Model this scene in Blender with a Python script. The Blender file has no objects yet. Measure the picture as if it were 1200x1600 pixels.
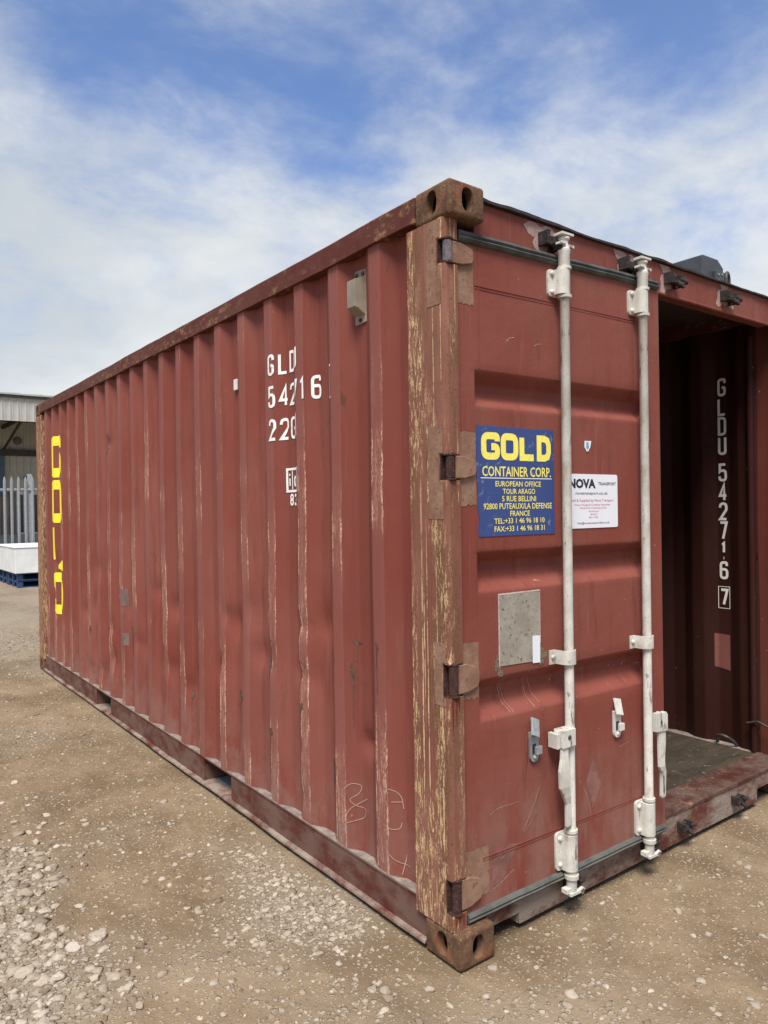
import bpy, bmesh, math, random
import numpy as np
from mathutils import Matrix, Vector

random.seed(7)
rng = np.random.default_rng(11)
S = bpy.context.scene
COL = S.collection
R = math.radians

# ------------------------------------------------------------------ camera
cam = bpy.data.cameras.new("camera")
cam.sensor_fit = 'VERTICAL'
cam.sensor_height = 24.0
cam.lens = 1142.42 / 1600 * 24.0
cam.clip_start = 0.05
cam.clip_end = 2000
camo = bpy.data.objects.new("camera", cam)
COL.objects.link(camo)
S.camera = camo
CAMP = Vector((-1.60606, -1.75542, 1.51449))
yaw, pit, rol = 0.6457339, -0.0034078, -0.0150905
fw = Vector((math.sin(yaw) * math.cos(pit), math.cos(yaw) * math.cos(pit), math.sin(pit)))
rt0 = Vector((math.cos(yaw), -math.sin(yaw), 0))
up0 = rt0.cross(fw)
rt = math.cos(rol) * rt0 + math.sin(rol) * up0
up = -math.sin(rol) * rt0 + math.cos(rol) * up0
camo.matrix_world = Matrix(((rt.x, up.x, -fw.x, CAMP.x), (rt.y, up.y, -fw.y, CAMP.y),
                            (rt.z, up.z, -fw.z, CAMP.z), (0, 0, 0, 1)))

# ------------------------------------------------------------------ render / view
S.render.engine = 'CYCLES'
S.view_settings.view_transform = 'Standard'
S.view_settings.look = 'None'
S.view_settings.gamma = 1.0
S.view_settings.use_curve_mapping = False
S.view_settings.exposure = 0.66
S.render.resolution_x = 768
S.render.resolution_y = 1024

# ------------------------------------------------------------------ node helper
class NT:
    def __init__(s, tree):
        s.t = tree
        s.n = tree.nodes
        s.l = tree.links

    def put(s, sock, v):
        if v is None:
            return
        if hasattr(v, 'links') or isinstance(v, bpy.types.NodeSocket):
            s.l.new(v, sock)
        else:
            if sock.type == 'RGBA' and len(v) == 3:
                v = (*v, 1.0)
            sock.default_value = v

    def node(s, typ, **kw):
        n = s.n.new(typ)
        for k, v in kw.items():
            setattr(n, k, v)
        return n

    def coord(s, kind='Object'):
        return s.node('ShaderNodeTexCoord').outputs[kind]

    def scale(s, v, sc, loc=(0, 0, 0)):
        n = s.node('ShaderNodeMapping')
        s.put(n.inputs[0], v)
        n.inputs['Scale'].default_value = sc if hasattr(sc, '__len__') else (sc, sc, sc)
        n.inputs['Location'].default_value = loc
        return n.outputs[0]

    def noise(s, v, scale, detail=4, rough=.55, dist=0):
        n = s.node('ShaderNodeTexNoise')
        s.put(n.inputs['Vector'], v)
        n.inputs['Scale'].default_value = scale
        n.inputs['Detail'].default_value = detail
        n.inputs['Roughness'].default_value = rough
        n.inputs['Distortion'].default_value = dist
        return n.outputs[0]

    def voro(s, v, scale, out='Distance', feature='F1'):
        n = s.node('ShaderNodeTexVoronoi', feature=feature)
        s.put(n.inputs['Vector'], v)
        n.inputs['Scale'].default_value = scale
        return n.outputs[out]

    def ramp(s, f, a, b, lo=0.0, hi=1.0):
        n = s.node('ShaderNodeMapRange', interpolation_type='SMOOTHSTEP')
        s.put(n.inputs[0], f)
        n.inputs[1].default_value = a
        n.inputs[2].default_value = b
        n.inputs[3].default_value = lo
        n.inputs[4].default_value = hi
        return n.outputs[0]

    def mix(s, f, a, b, mode='MIX'):
        n = s.node('ShaderNodeMix', data_type='RGBA', blend_type=mode)
        s.put(n.inputs[0], f)
        s.put(n.inputs[6], a)
        s.put(n.inputs[7], b)
        return n.outputs[2]

    def m(s, op, a, b=None, c=None):
        n = s.node('ShaderNodeMath', operation=op)
        s.put(n.inputs[0], a)
        s.put(n.inputs[1], b)
        s.put(n.inputs[2], c)
        return n.outputs[0]

    def xyz(s, v):
        n = s.node('ShaderNodeSeparateXYZ')
        s.put(n.inputs[0], v)
        return n.outputs

    def vec(s, x, y, z):
        n = s.node('ShaderNodeCombineXYZ')
        s.put(n.inputs[0], x)
        s.put(n.inputs[1], y)
        s.put(n.inputs[2], z)
        return n.outputs[0]

    def bump(s, h, strength=.3, dist=.01, normal=None):
        n = s.node('ShaderNodeBump')
        n.inputs['Strength'].default_value = strength
        n.inputs['Distance'].default_value = dist
        s.put(n.inputs['Height'], h)
        s.put(n.inputs['Normal'], normal)
        return n.outputs[0]


# ------------------------------------------------------------------ world: Nishita sky with drifting cloud
SUN_EL, SUN_AZ = R(60), R(226)      # azimuth from +y towards +x
world = bpy.data.worlds.new("World")
S.world = world
world.use_nodes = True
w = NT(world.node_tree)
w.n.clear()
sky = w.node('ShaderNodeTexSky', sky_type='NISHITA')
sky.sun_disc = False
sky.sun_elevation = SUN_EL
sky.sun_rotation = SUN_AZ
sky.air_density = 1.0
sky.dust_density = 0.6
sky.ozone_density = 2.2
d = w.coord('Generated')
dx, dy, dz = w.xyz(d)
den = w.m('ADD', w.m('MAXIMUM', dz, 0.0), 0.26)
pl = w.vec(w.m('DIVIDE', dx, den), w.m('DIVIDE', dy, den), 0.0)
c1 = w.noise(w.scale(pl, (1.0, 1.0, 1), (6.6, 14.3, 0.0)), 1.15, 10, .60, .25)
c2 = w.noise(w.scale(pl, (1.0, 1.2, 1), (2.2, 3.3, 3.0)), 3.4, 9, .62, .3)
cc = w.m('ADD', w.m('MULTIPLY', c1, 0.68), w.m('MULTIPLY', c2, 0.32))
cover = w.m('ADD', cc, w.ramp(dz, 0.08, 0.56, 0.20, -0.030))
mask = w.ramp(cover, 0.38, 0.66, 0.10, 0.96)
shade = w.ramp(w.noise(w.scale(pl, (1, 1, 1), (1.0, 4.0, 0)), 1.3, 6, .55, .3), .36, .62)
ccol = w.mix(shade, (6.1, 6.5, 6.8), (8.1, 8.3, 8.3))
blue = w.mix(1.0, sky.outputs[0], (0.90, 1.26, 1.76), 'MULTIPLY')
skyc = w.mix(mask, blue, ccol)
bg = w.node('ShaderNodeBackground')
bg.inputs['Strength'].default_value = 0.066
w.l.new(skyc, bg.inputs['Color'])
wo = w.node('ShaderNodeOutputWorld')
w.l.new(bg.outputs[0], wo.inputs[0])

# ------------------------------------------------------------------ sun behind thin cloud
sl = bpy.data.lights.new("sun", 'SUN')
sl.energy = 3.6
sl.angle = R(24)
sl.color = (1.0, .93, .83)
so = bpy.data.objects.new("sun", sl)
COL.objects.link(so)
sd = Vector((math.sin(SUN_AZ) * math.cos(SUN_EL), math.cos(SUN_AZ) * math.cos(SUN_EL), math.sin(SUN_EL)))
so.rotation_euler = (-sd).to_track_quat('-Z', 'Y').to_euler()
so.location = sd * 60

# ------------------------------------------------------------------ materials
MATS = {}

def newmat(name):
    m = bpy.data.materials.new(name)
    m.use_nodes = True
    t = NT(m.node_tree)
    b = m.node_tree.nodes['Principled BSDF']
    MATS[name] = m
    return m, t, b

def plain(name, col, rough=.6, metal=0.0, var=.12, vs=14, bump=.1):
    m, t, b = newmat(name)
    c = t.coord()
    n1 = t.noise(c, vs, 5, .6)
    a = tuple(x * (1 - var) for x in col)
    e = tuple(min(1, x * (1 + var)) for x in col)
    t.put(b.inputs['Base Color'], t.mix(t.ramp(n1, .3, .7), a, e))
    b.inputs['Roughness'].default_value = rough
    b.inputs['Metallic'].default_value = metal
    if bump:
        t.put(b.inputs['Normal'], t.bump(t.noise(c, vs * 6, 3), bump, .003))
    return m

RED = (.194, .048, .033)
RED2 = (.226, .074, .056)
REDD = (.122, .034, .029)
TAN = (.56, .36, .21)

def paint(name, phase=None, wear=.5, dust=0.0, dark=1.0, rust=.0, streak=.5, scr=.5, sx=(1, 1, 1), grit=.12, lowdust=0, rlo=.52):
    """weathered oxide red container paint; phase: wear follows the corrugation's proud ribs"""
    m, t, b = newmat(name)
    c = t.coord()
    x, y, z = t.xyz(c)
    big = t.noise(c, 1.1, 4, .6)
    fine = t.noise(c, 30, 6, .65)
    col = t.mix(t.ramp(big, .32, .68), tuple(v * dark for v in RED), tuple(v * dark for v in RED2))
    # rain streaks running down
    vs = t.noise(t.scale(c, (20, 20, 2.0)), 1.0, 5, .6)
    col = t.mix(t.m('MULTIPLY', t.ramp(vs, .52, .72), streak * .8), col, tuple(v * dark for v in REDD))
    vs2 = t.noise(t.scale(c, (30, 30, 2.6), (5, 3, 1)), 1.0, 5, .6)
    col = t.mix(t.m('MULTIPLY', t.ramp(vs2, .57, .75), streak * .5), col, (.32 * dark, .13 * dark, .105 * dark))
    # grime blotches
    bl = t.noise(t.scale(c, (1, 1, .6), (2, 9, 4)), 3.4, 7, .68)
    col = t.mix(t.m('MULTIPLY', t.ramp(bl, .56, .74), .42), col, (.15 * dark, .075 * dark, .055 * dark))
    rgh = t.ramp(fine, .3, .7, .58, .76)
    # scattered chips and fine scratches
    ch = t.noise(t.scale(c, (60, 60, 34)), 1.0, 3, .6)
    gate = t.noise(t.scale(c, (2.2, 2.2, 1.6), (7, 7, 7)), 1.0, 3, .6)
    chip = t.m('MULTIPLY', t.ramp(ch, .705, .73), t.ramp(gate, .54, .6))
    col = t.mix(t.m('MULTIPLY', chip, scr), col, (.50, .33, .24))
    if phase is not None:
        ph = t.m('MODULO', t.m('ADD', y, 2.78 - (phase - .072)), .278)
        onflat = t.m('MULTIPLY', t.ramp(ph, -.001, .003), t.ramp(ph, .073, .080, 1, 0))
        e1 = t.ramp(t.m('ABSOLUTE', t.m('SUBTRACT', ph, .004)), .002, .011, 1, 0)
        e2 = t.ramp(t.m('ABSOLUTE', t.m('SUBTRACT', ph, .070)), .002, .011, 1, 0)
        edge = t.m('MAXIMUM', e1, e2)
        # each rib is scuffed differently: sample a noise constant across the rib
        rid = t.m('FLOOR', t.m('DIVIDE', t.m('ADD', y, 2.78 - (phase - .072)), .278))
        rv = t.noise(t.vec(t.m('MULTIPLY', rid, 7.31), 0.0, t.m('MULTIPLY', z, 1.3)), 1.0, 3, .6)
        amt = t.m('MULTIPLY', t.ramp(rv, .47, .66), t.ramp(z, 2.45, 1.5, .25, 1))
        sc = t.noise(t.scale(c, (90, 90, 9), (1, 2, 3)), 1.0, 6, .7)
        sc2 = t.noise(t.scale(c, (160, 160, 70), (4, 2, 3)), 1.0, 4, .65)
        scm = t.m('MULTIPLY', t.ramp(sc, .46, .56), t.ramp(sc2, .42, .54))
        k = t.m('MULTIPLY', t.m('MULTIPLY', t.m('ADD', t.m('MULTIPLY', edge, 1.0), t.m('MULTIPLY', onflat, .20)), scm), amt)
        k = t.m('MINIMUM', t.m('MULTIPLY', k, 2.6 * wear), 1.0)
        tone = t.noise(t.vec(t.m('MULTIPLY', rid, 3.17), 5.0, t.m('MULTIPLY', z, .5)), 1.0, 2, .5)
        col = t.mix(t.m('MULTIPLY', t.ramp(tone, .42, .68), .38), col, (.155, .045, .036))
        # ribs are chalkier than the valleys
        col = t.mix(t.m('MULTIPLY', onflat, .32), col, (.30, .128, .110))
        col = t.mix(t.m('MULTIPLY', t.m('MULTIPLY', onflat, amt), .18), col, (.36, .17, .13))
        col = t.mix(k, col, t.mix(t.noise(c, 40, 3), (.50, .28, .20), (.72, .52, .36)))
        # mud thrown up against the foot of the wall
        mud = t.m('MULTIPLY', t.ramp(t.m('ADD', z, t.m('MULTIPLY', t.noise(c, 3.2, 6, .65), .7)), .42, .95, 1, 0), t.ramp(t.noise(t.scale(c, (3, 9, 5)), 1.0, 7, .7), .38, .6))
        col = t.mix(t.m('MULTIPLY', mud, .45), col, (.24, .17, .145))
        # rust breaking through with runs below it
        rs_ = t.m('MULTIPLY', t.ramp(t.noise(t.scale(c, (20, 20, 7), (1, 6, 2)), 1.0, 6, .7), .64, .70), .85)
        col = t.mix(rs_, col, (.10, .045, .026))
        # brown rust cores inside the scuffs
        rk = t.m('MULTIPLY', t.m('MULTIPLY', edge, t.ramp(t.noise(t.scale(c, (50, 50, 5), (8, 8, 1)), 1, 5, .6), .58, .68)), amt)
        col = t.mix(t.m('MULTIPLY', rk, .8), col, (.14, .065, .035))
    if rust:
        rn = t.noise(t.scale(c, (16 * sx[0], 16 * sx[1], 16 * sx[2])), 1.0, 7, .7)
        rb = t.noise(c, 3.0, 4, .6)
        rm = t.m('MULTIPLY', t.ramp(rn, rlo, rlo + .10), t.ramp(rb, .34, .56))
        col = t.mix(t.m('MULTIPLY', rm, rust), col, t.mix(t.ramp(fine, .42, .68), (.085, .042, .027), (.36, .21, .11)))
        rgh = t.m('MAXIMUM', rgh, t.m('MULTIPLY', rm, .85))
    if lowdust:
        ld = t.m('MULTIPLY', t.ramp(t.m('ADD', z, t.m('MULTIPLY', t.noise(c, 4.0, 6, .65), .8)), .55, 1.15, 1, 0), t.ramp(t.noise(t.scale(c, (9, 9, 3.0), (2, 2, 2)), 1.0, 7, .7), .36, .62))
        col = t.mix(t.m('MULTIPLY', ld, lowdust), col, (.255, .145, .115))
        fs_ = t.noise(t.scale(c, (14, 14, 70), (3, 3, 5)), 1.0, 5, .7)
        col = t.mix(t.m('MULTIPLY', t.m('MULTIPLY', t.ramp(fs_, .64, .69), t.ramp(gate, .47, .56)), .6), col, (.46, .27, .20))
    if dust:
        dn = t.noise(t.scale(c, (5, 5, 9)), 1.0, 8, .7)
        dm = t.m('MULTIPLY', t.ramp(dn, .36, .62), dust)
        col = t.mix(dm, col, (.30, .245, .20))
        rgh = t.m('MAXIMUM', rgh, t.m('MULTIPLY', dm, .9))
    t.put(b.inputs['Base Color'], col)
    t.put(b.inputs['Roughness'], rgh)
    b.inputs['Specular IOR Level'].default_value = .16
    hb = t.m('ADD', t.m('MULTIPLY', fine, .4), t.noise(c, 7, 4, .6))
    if grit > .3:
        hb = t.m('ADD', hb, t.noise(c, 60, 6, .75))
    t.put(b.inputs['Normal'], t.bump(hb, grit, .012))
    return m

paint('side_paint', phase=.469, wear=1.0, scr=.5)
paint('inner_paint_shaded', wear=.3, scr=1.0, dark=.16, streak=.4)  # dirty interior red, darkened further so the colour carries the inside's shade
paint('plain_paint', scr=.35)
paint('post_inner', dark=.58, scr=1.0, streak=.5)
paint('door_paint', scr=.9, streak=.6, grit=.25, lowdust=.6)
paint('header_paint', scr=.7, streak=1.0, dark=.92)
paint('rail_paint', dark=.50, rust=.8, scr=1.0, sx=(1, .6, 1.6), rlo=.48)
paint('lower_rail_paint', dark=.47, dust=.30, scr=.4, streak=.3)
paint('sill_paint', dark=.55, dust=.95, scr=.8, rust=.6, grit=.6)
paint('threshold_paint', dark=.36, dust=.34, scr=1.0, rust=.9, grit=1.0)

def post_mat():
    m, t, b = newmat('rusty_post_paint')
    c = t.coord()
    wob = t.node('ShaderNodeVectorMath', operation='ADD')
    t.put(wob.inputs[0], c)
    nz = t.node('ShaderNodeTexNoise')
    t.put(nz.inputs['Vector'], c)
    nz.inputs['Scale'].default_value = 14
    nz.inputs['Detail'].default_value = 5
    sc_ = t.node('ShaderNodeVectorMath', operation='SCALE')
    t.put(sc_.inputs[0], nz.outputs['Color'])
    sc_.inputs['Scale'].default_value = .022
    t.put(wob.inputs[1], sc_.outputs[0])
    cw = wob.outputs[0]
    grain = t.noise(t.scale(c, (210, 210, 130)), 1.0, 4, .72)
    speck = t.noise(t.scale(cw, (105, 105, 15), (1, 4, 2)), 1.0, 6, .74)
    px_, py_, pz_ = t.xyz(c)
    flatc = t.noise(t.scale(c, (5, 5, 1.6)), 1.0, 5, .62)
    col = t.mix(t.ramp(flatc, .36, .64), (.185, .070, .048), (.25, .112, .080))
    # brown rust staining in broad soft areas
    st = t.noise(t.scale(cw, (16, 16, 2.6), (7, 2, 4)), 1.0, 7, .66)
    col = t.mix(t.m('MULTIPLY', t.ramp(st, .45, .60), .72), col, t.mix(t.ramp(grain, .35, .65), (.105, .050, .028), (.205, .105, .056)))
    # chips down to yellow primer: thick along the back edge and the lower half, thin elsewhere
    zone = t.noise(t.scale(c, (8, 8, .9), (2, 1, 9)), 1.0, 4, .6)
    z1_ = t.m('ADD', zone, t.m('ADD', t.ramp(py_, .165, .205, 0, .13), t.ramp(pz_, 1.3, .35, -.03, .055)))
    chip = t.m('MULTIPLY', t.ramp(speck, .50, .545), t.ramp(z1_, .50, .63))
    ycol = t.mix(t.ramp(grain, .36, .64), (.34, .19, .085), (.74, .56, .31))
    col = t.mix(t.m('MULTIPLY', chip, .9), col, ycol)
    # a few long scrapes running most of the height
    ln = t.noise(t.vec(t.m('MULTIPLY', px_, 70), t.m('MULTIPLY', py_, 70), t.m('MULTIPLY', pz_, .55)), 1.0, 4, .6)
    sk = t.m('MULTIPLY', t.ramp(ln, .60, .635), t.ramp(speck, .43, .52))
    col = t.mix(t.m('MULTIPLY', sk, .9), col, (.64, .45, .25))
    pit = t.ramp(t.noise(c, 90, 4, .7), .60, .67)
    col = t.mix(t.m('MULTIPLY', pit, .7), col, (.075, .036, .022))
    t.put(b.inputs['Base Color'], col)
    b.inputs['Roughness'].default_value = .85
    b.inputs['Specular IOR Level'].default_value = .2
    h = t.m('ADD', t.m('MULTIPLY', chip, -.5), t.m('ADD', t.m('MULTIPLY', st, .5), t.m('MULTIPLY', grain, .3)))
    t.put(b.inputs['Normal'], t.bump(h, .45, .004))
post_mat()

def rusty(name, a, bcol, ccol, sc=22, bump=.6, red=0.0):
    m, t, b = newmat(name)
    c = t.coord()
    n1 = t.noise(c, sc, 8, .7)
    n2 = t.noise(c, sc * 5, 5, .7)
    col = t.mix(t.ramp(n1, .35, .65), a, bcol)
    col = t.mix(t.ramp(n2, .56, .68), col, ccol)
    if red:
        col = t.mix(t.m('MULTIPLY', t.ramp(t.noise(c, 13, 4, .6), .57, .64), red), col, (.36, .10, .055))
    t.put(b.inputs['Base Color'], col)
    b.inputs['Roughness'].default_value = .9
    b.inputs['Specular IOR Level'].default_value = .2
    t.put(b.inputs['Normal'], t.bump(t.m('ADD', n1, t.m('MULTIPLY', n2, .5)), bump, .006))
rusty('casting_rust', (.085, .046, .028), (.175, .098, .056), (.27, .18, .10), sc=16, bump=.8, red=.3)
rusty('hinge_rust', (.030, .017, .014), (.075, .032, .026), (.17, .12, .11), sc=40)
rusty('hinge_scale', (.10, .085, .095), (.19, .165, .18), (.05, .035, .035), sc=50)
rusty('keeper_grease', (.016, .014, .013), (.05, .042, .040), (.16, .12, .11), sc=45)
rusty('tan_primer', (.20, .108, .073), (.285, .172, .118), (.13, .068, .042), sc=11, bump=.5)
rusty('primer_pink', (.33, .21, .19), (.42, .30, .28), (.25, .12, .10), sc=30, bump=.2)
rusty('rust_drip', (.11, .022, .012), (.17, .04, .02), (.08, .02, .012), sc=30, bump=.2)

def whitepaint():
    m, t, b = newmat('white_rod_paint')
    c = t.coord()
    n1 = t.noise(t.scale(c, (40, 40, 7)), 1.0, 7, .7)
    n2 = t.noise(c, 9, 4, .6)
    col = t.mix(t.ramp(n2, .3, .7), (.47, .455, .40), (.64, .63, .585))
    col = t.mix(t.m('MULTIPLY', t.ramp(t.noise(c, 160, 3, .6), .52, .66), .5), col, (.40, .38, .33))
    ch = t.m('MULTIPLY', t.ramp(n1, .57, .61), t.ramp(t.noise(c, 11, 3, .5), .46, .56))
    col = t.mix(t.m('MULTIPLY', ch, .85), col, (.12, .10, .085))
    col = t.mix(t.m('MULTIPLY', t.ramp(t.noise(t.scale(c, (6, 6, 3.5), (4, 4, 7)), 1.0, 6, .7), .53, .68), .7), col, (.30, .22, .14))
    t.put(b.inputs['Base Color'], col)
    b.inputs['Roughness'].default_value = .55
    t.put(b.inputs['Normal'], t.bump(n1, .2, .003))
whitepaint()
plain('rubber', (.062, .066, .064), .75, var=.35, vs=12, bump=.25)
plain('dusty_rubber', (.085, .086, .076), .85, var=.3, vs=12, bump=.3)

def marking(name, col, wear=.6, under=RED, scale=60):
    m, t, b = newmat(name)
    c = t.coord()
    n = t.noise(c, scale, 6, .7)
    g = t.noise(c, 5, 3, .6)
    k = t.m('MULTIPLY', t.ramp(n, .57, .62), t.ramp(g, .44, .6))
    t.put(b.inputs['Base Color'], t.mix(t.m('MULTIPLY', k, wear), t.mix(t.noise(c, 9, 4), tuple(v * .9 for v in col), col), under))
    b.inputs['Roughness'].default_value = .55
marking('yellow_marking', (.95, .77, .035), .6)
marking('white_marking', (.88, .87, .84), .5)
marking('chalk', (.50, .33, .26), .95, scale=260)
marking('sign_blue', (.030, .060, .215), .5, (.25, .27, .32), 40)
marking('sign_yellow', (.92, .82, .14), .25, (.03, .06, .2), 60)
marking('vinyl_white', (.78, .80, .85), .1, (.6, .6, .6))
plain('print_black', (.015, .015, .018), .5, bump=0)
plain('print_red', (.55, .06, .12), .5, bump=0)
plain('scrap_teal', (.10, .38, .45), .5, bump=0)
marking('inner_stencil', (.78, .76, .70), .4, (.1, .03, .025))
marking('inner_label', (.21, .075, .064), .9, (.11, .034, .03), 90)

def alu():
    m, t, b = newmat('aged_aluminium')
    c = t.coord()
    n = t.noise(c, 60, 6, .7)
    col = t.mix(t.ramp(t.noise(c, 14, 5, .65), .35, .65), (.30, .275, .225), (.40, .37, .31))
    col = t.mix(t.ramp(n, .56, .64), col, (.17, .12, .07))
    t.put(b.inputs['Base Color'], col)
    b.inputs['Roughness'].default_value = .55
    b.inputs['Metallic'].default_value = .3
alu()
plain('spot_brown', (.085, .048, .032), .9, var=.5, vs=70, bump=.4)
plain('run_brown', (.135, .050, .034), .85, var=.3, vs=50)
plain('smear', (.205, .088, .072), .8, var=.3, vs=16)
plain('patch_grey', (.165, .105, .092), .8, var=.25, vs=20)
plain('glue_residue', (.50, .42, .38), .8, var=.3, vs=60)
plain('brown_residue', (.16, .115, .07), .9, var=.5, vs=60)
plain('galvanised', (.30, .315, .325), .5, .35, var=.25, vs=40)
plain('vent_paint', (.235, .205, .155), .6, var=.12)
plain('vent_plate', (.25, .19, .155), .7, var=.25)
plain('roof_edge', (.028, .022, .020), .85, var=.5, vs=30, bump=.5)
plain('box_grey', (.050, .058, .066), .5, var=.2, vs=9)
plain('steel_dark', (.055, .05, .048), .55, .3, var=.4, vs=40)
plain('ledge_dust', (.21, .175, .148), .95, var=.3, vs=25, bump=.3)
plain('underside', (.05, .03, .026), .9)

def plywood():
    m, t, b = newmat('floor_plywood')
    c = t.coord()
    col = t.mix(t.ramp(t.noise(t.scale(c, (3, 14, 1)), 1.0, 8, .7), .3, .7), (.027, .020, .013), (.064, .048, .032))
    col = t.mix(t.m('MULTIPLY', t.ramp(t.noise(c, 5, 8, .7), .55, .7), .6), col, (.105, .078, .050))
    col = t.mix(t.ramp(t.noise(c, 26, 6, .7), .62, .68), col, (.22, .19, .15))
    t.put(b.inputs['Base Color'], col)
    b.inputs['Roughness'].default_value = .7
    t.put(b.inputs['Normal'], t.bump(t.noise(c, 30, 6), .4, .006))
plywood()

def cladding(name, col, dirt):
    m, t, b = newmat(name)
    c = t.coord()
    cc = t.mix(t.ramp(t.noise(c, .8, 5, .6), .3, .7), col, tuple(v * .82 for v in col))
    cc = t.mix(t.m('MULTIPLY', t.ramp(t.noise(t.scale(c, (5, 5, .35)), 1.0, 6, .65), .48, .68), .75), cc, dirt)
    cc = t.mix(t.m('MULTIPLY', t.ramp(t.noise(c, 7, 6, .7), .54, .7), .5), cc, dirt)
    t.put(b.inputs['Base Color'], cc)
    b.inputs['Roughness'].default_value = .6
cladding('cladding_white', (.50, .50, .46), (.27, .26, .22))
cladding('shed_roof', (.40, .46, .41), (.31, .35, .30))
cladding('concrete', (.36, .345, .31), (.23, .22, .19))
cladding('brick_wall', (.22, .15, .10), (.12, .08, .06))
plain('shed_steel', (.05, .047, .043), .7, var=.3, vs=3)
plain('downpipe_blue', (.045, .11, .17), .5, var=.2, vs=3)
plain('dark_opening', (.012, .012, .014), .5, bump=0)
plain('glass_dark', (.02, .023, .028), .12, bump=0)
plain('white_frame', (.62, .63, .62), .5, bump=0)
plain('pallet_blue', (.022, .055, .135), .75, var=.45, vs=14, bump=.3)
plain('crate_white', (.70, .72, .70), .5, var=.07, vs=4)
plain('lamp_grey', (.10, .10, .095), .5)

def groundmat():
    m, t, b = newmat('dirt_ground')
    c = t.coord()
    a = t.node('ShaderNodeAttribute', attribute_name='gravel').outputs['Fac']
    n1 = t.noise(c, .9, 6, .62)
    n2 = t.noise(c, 6, 7, .66)
    n3 = t.noise(c, 70, 5, .7)
    base = t.mix(t.ramp(n1, .32, .66), (.145, .104, .062), (.250, .184, .117))
    base = t.mix(t.m('MULTIPLY', t.ramp(n2, .5, .72), .55), base, (.32, .245, .155))
    base = t.mix(t.m('MULTIPLY', t.ramp(t.noise(t.scale(c, (1.9, .8, 1), (4, 4, 0)), 1.6, 7, .66), .47, .66), .72), base, (.135, .092, .055))
    # grit: cells of small stones set in the dirt
    nz = t.node('ShaderNodeTexNoise')
    t.put(nz.inputs['Vector'], c)
    nz.inputs['Scale'].default_value = 55
    nz.inputs['Detail'].default_value = 3
    sv = t.node('ShaderNodeVectorMath', operation='SCALE')
    t.put(sv.inputs[0], nz.outputs['Color'])
    sv.inputs['Scale'].default_value = .022
    av = t.node('ShaderNodeVectorMath', operation='ADD')
    t.put(av.inputs[0], t.scale(c, (1, 1, .25)))
    t.put(av.inputs[1], sv.outputs[0])
    cw = av.outputs[0]
    vd = t.voro(cw, 95, 'Distance')
    vc = t.voro(cw, 95, 'Color')
    vx = t.xyz(vc)
    grit = t.m('MULTIPLY', t.ramp(vd, .52, .30), t.ramp(vx[0], .50, .62))
    gcol = t.mix(vx[1], (.27, .20, .125), (.46, .385, .285))
    base = t.mix(t.m('MULTIPLY', grit, .8), base, gcol)
    vd2 = t.voro(t.scale(cw, 1, (3, 3, 3)), 46, 'Distance')
    vx2 = t.xyz(t.voro(t.scale(cw, 1, (3, 3, 3)), 46, 'Color'))
    thr = t.ramp(a, 0, 1, .93, .12)
    g2 = t.m('MULTIPLY', t.ramp(vd2, .55, .36), t.m('GREATER_THAN', vx2[0], thr))
    base = t.mix(t.m('MULTIPLY', g2, .75), base, t.mix(vx2[1], (.31, .245, .165), (.50, .43, .335)))
    base = t.mix(t.m('MULTIPLY', a, .5), base, (.33, .29, .235))
    base = t.mix(t.m('MULTIPLY', t.ramp(n3, .55, .7), .35), base, (.11, .078, .05))
    t.put(b.inputs['Base Color'], base)
    b.inputs['Roughness'].default_value = .95
    b.inputs['Specular IOR Level'].default_value = .1
    h = t.m('ADD', t.m('MULTIPLY', n3, .35), t.m('ADD', t.m('MULTIPLY', grit, .35), t.m('MULTIPLY', g2, .8)))
    h = t.m('ADD', h, t.m('MULTIPLY', t.noise(c, 22, 6, .65), .9))
    t.put(b.inputs['Normal'], t.bump(h, .75, .012))
groundmat()

def stonemat():
    m, t, b = newmat('pale_stone')
    c = t.coord()
    a = t.node('ShaderNodeAttribute', attribute_name='tint').outputs['Fac']
    col = t.mix(a, (.17, .125, .08), (.47, .41, .33))
    col = t.mix(t.m('MULTIPLY', t.ramp(t.noise(c, 60, 5, .7), .45, .7), .5), col, (.22, .175, .125))
    t.put(b.inputs['Base Color'], col)
    b.inputs['Roughness'].default_value = .85
    t.put(b.inputs['Normal'], t.bump(t.noise(c, 110, 4, .6), .35, .004))
stonemat()

def stone1():
    m, t, b = newmat('large_stone')
    c = t.coord()
    r = t.node('ShaderNodeObjectInfo').outputs['Random']
    col = t.mix(r, (.34, .28, .205), (.54, .48, .40))
    col = t.mix(t.m('MULTIPLY', t.ramp(t.noise(c, 40, 6, .7), .45, .68), .6), col, (.25, .195, .135))
    t.put(b.inputs['Base Color'], col)
    b.inputs['Roughness'].default_value = .85
    t.put(b.inputs['Normal'], t.bump(t.noise(c, 70, 5, .6), .5, .006))
stone1()

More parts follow.
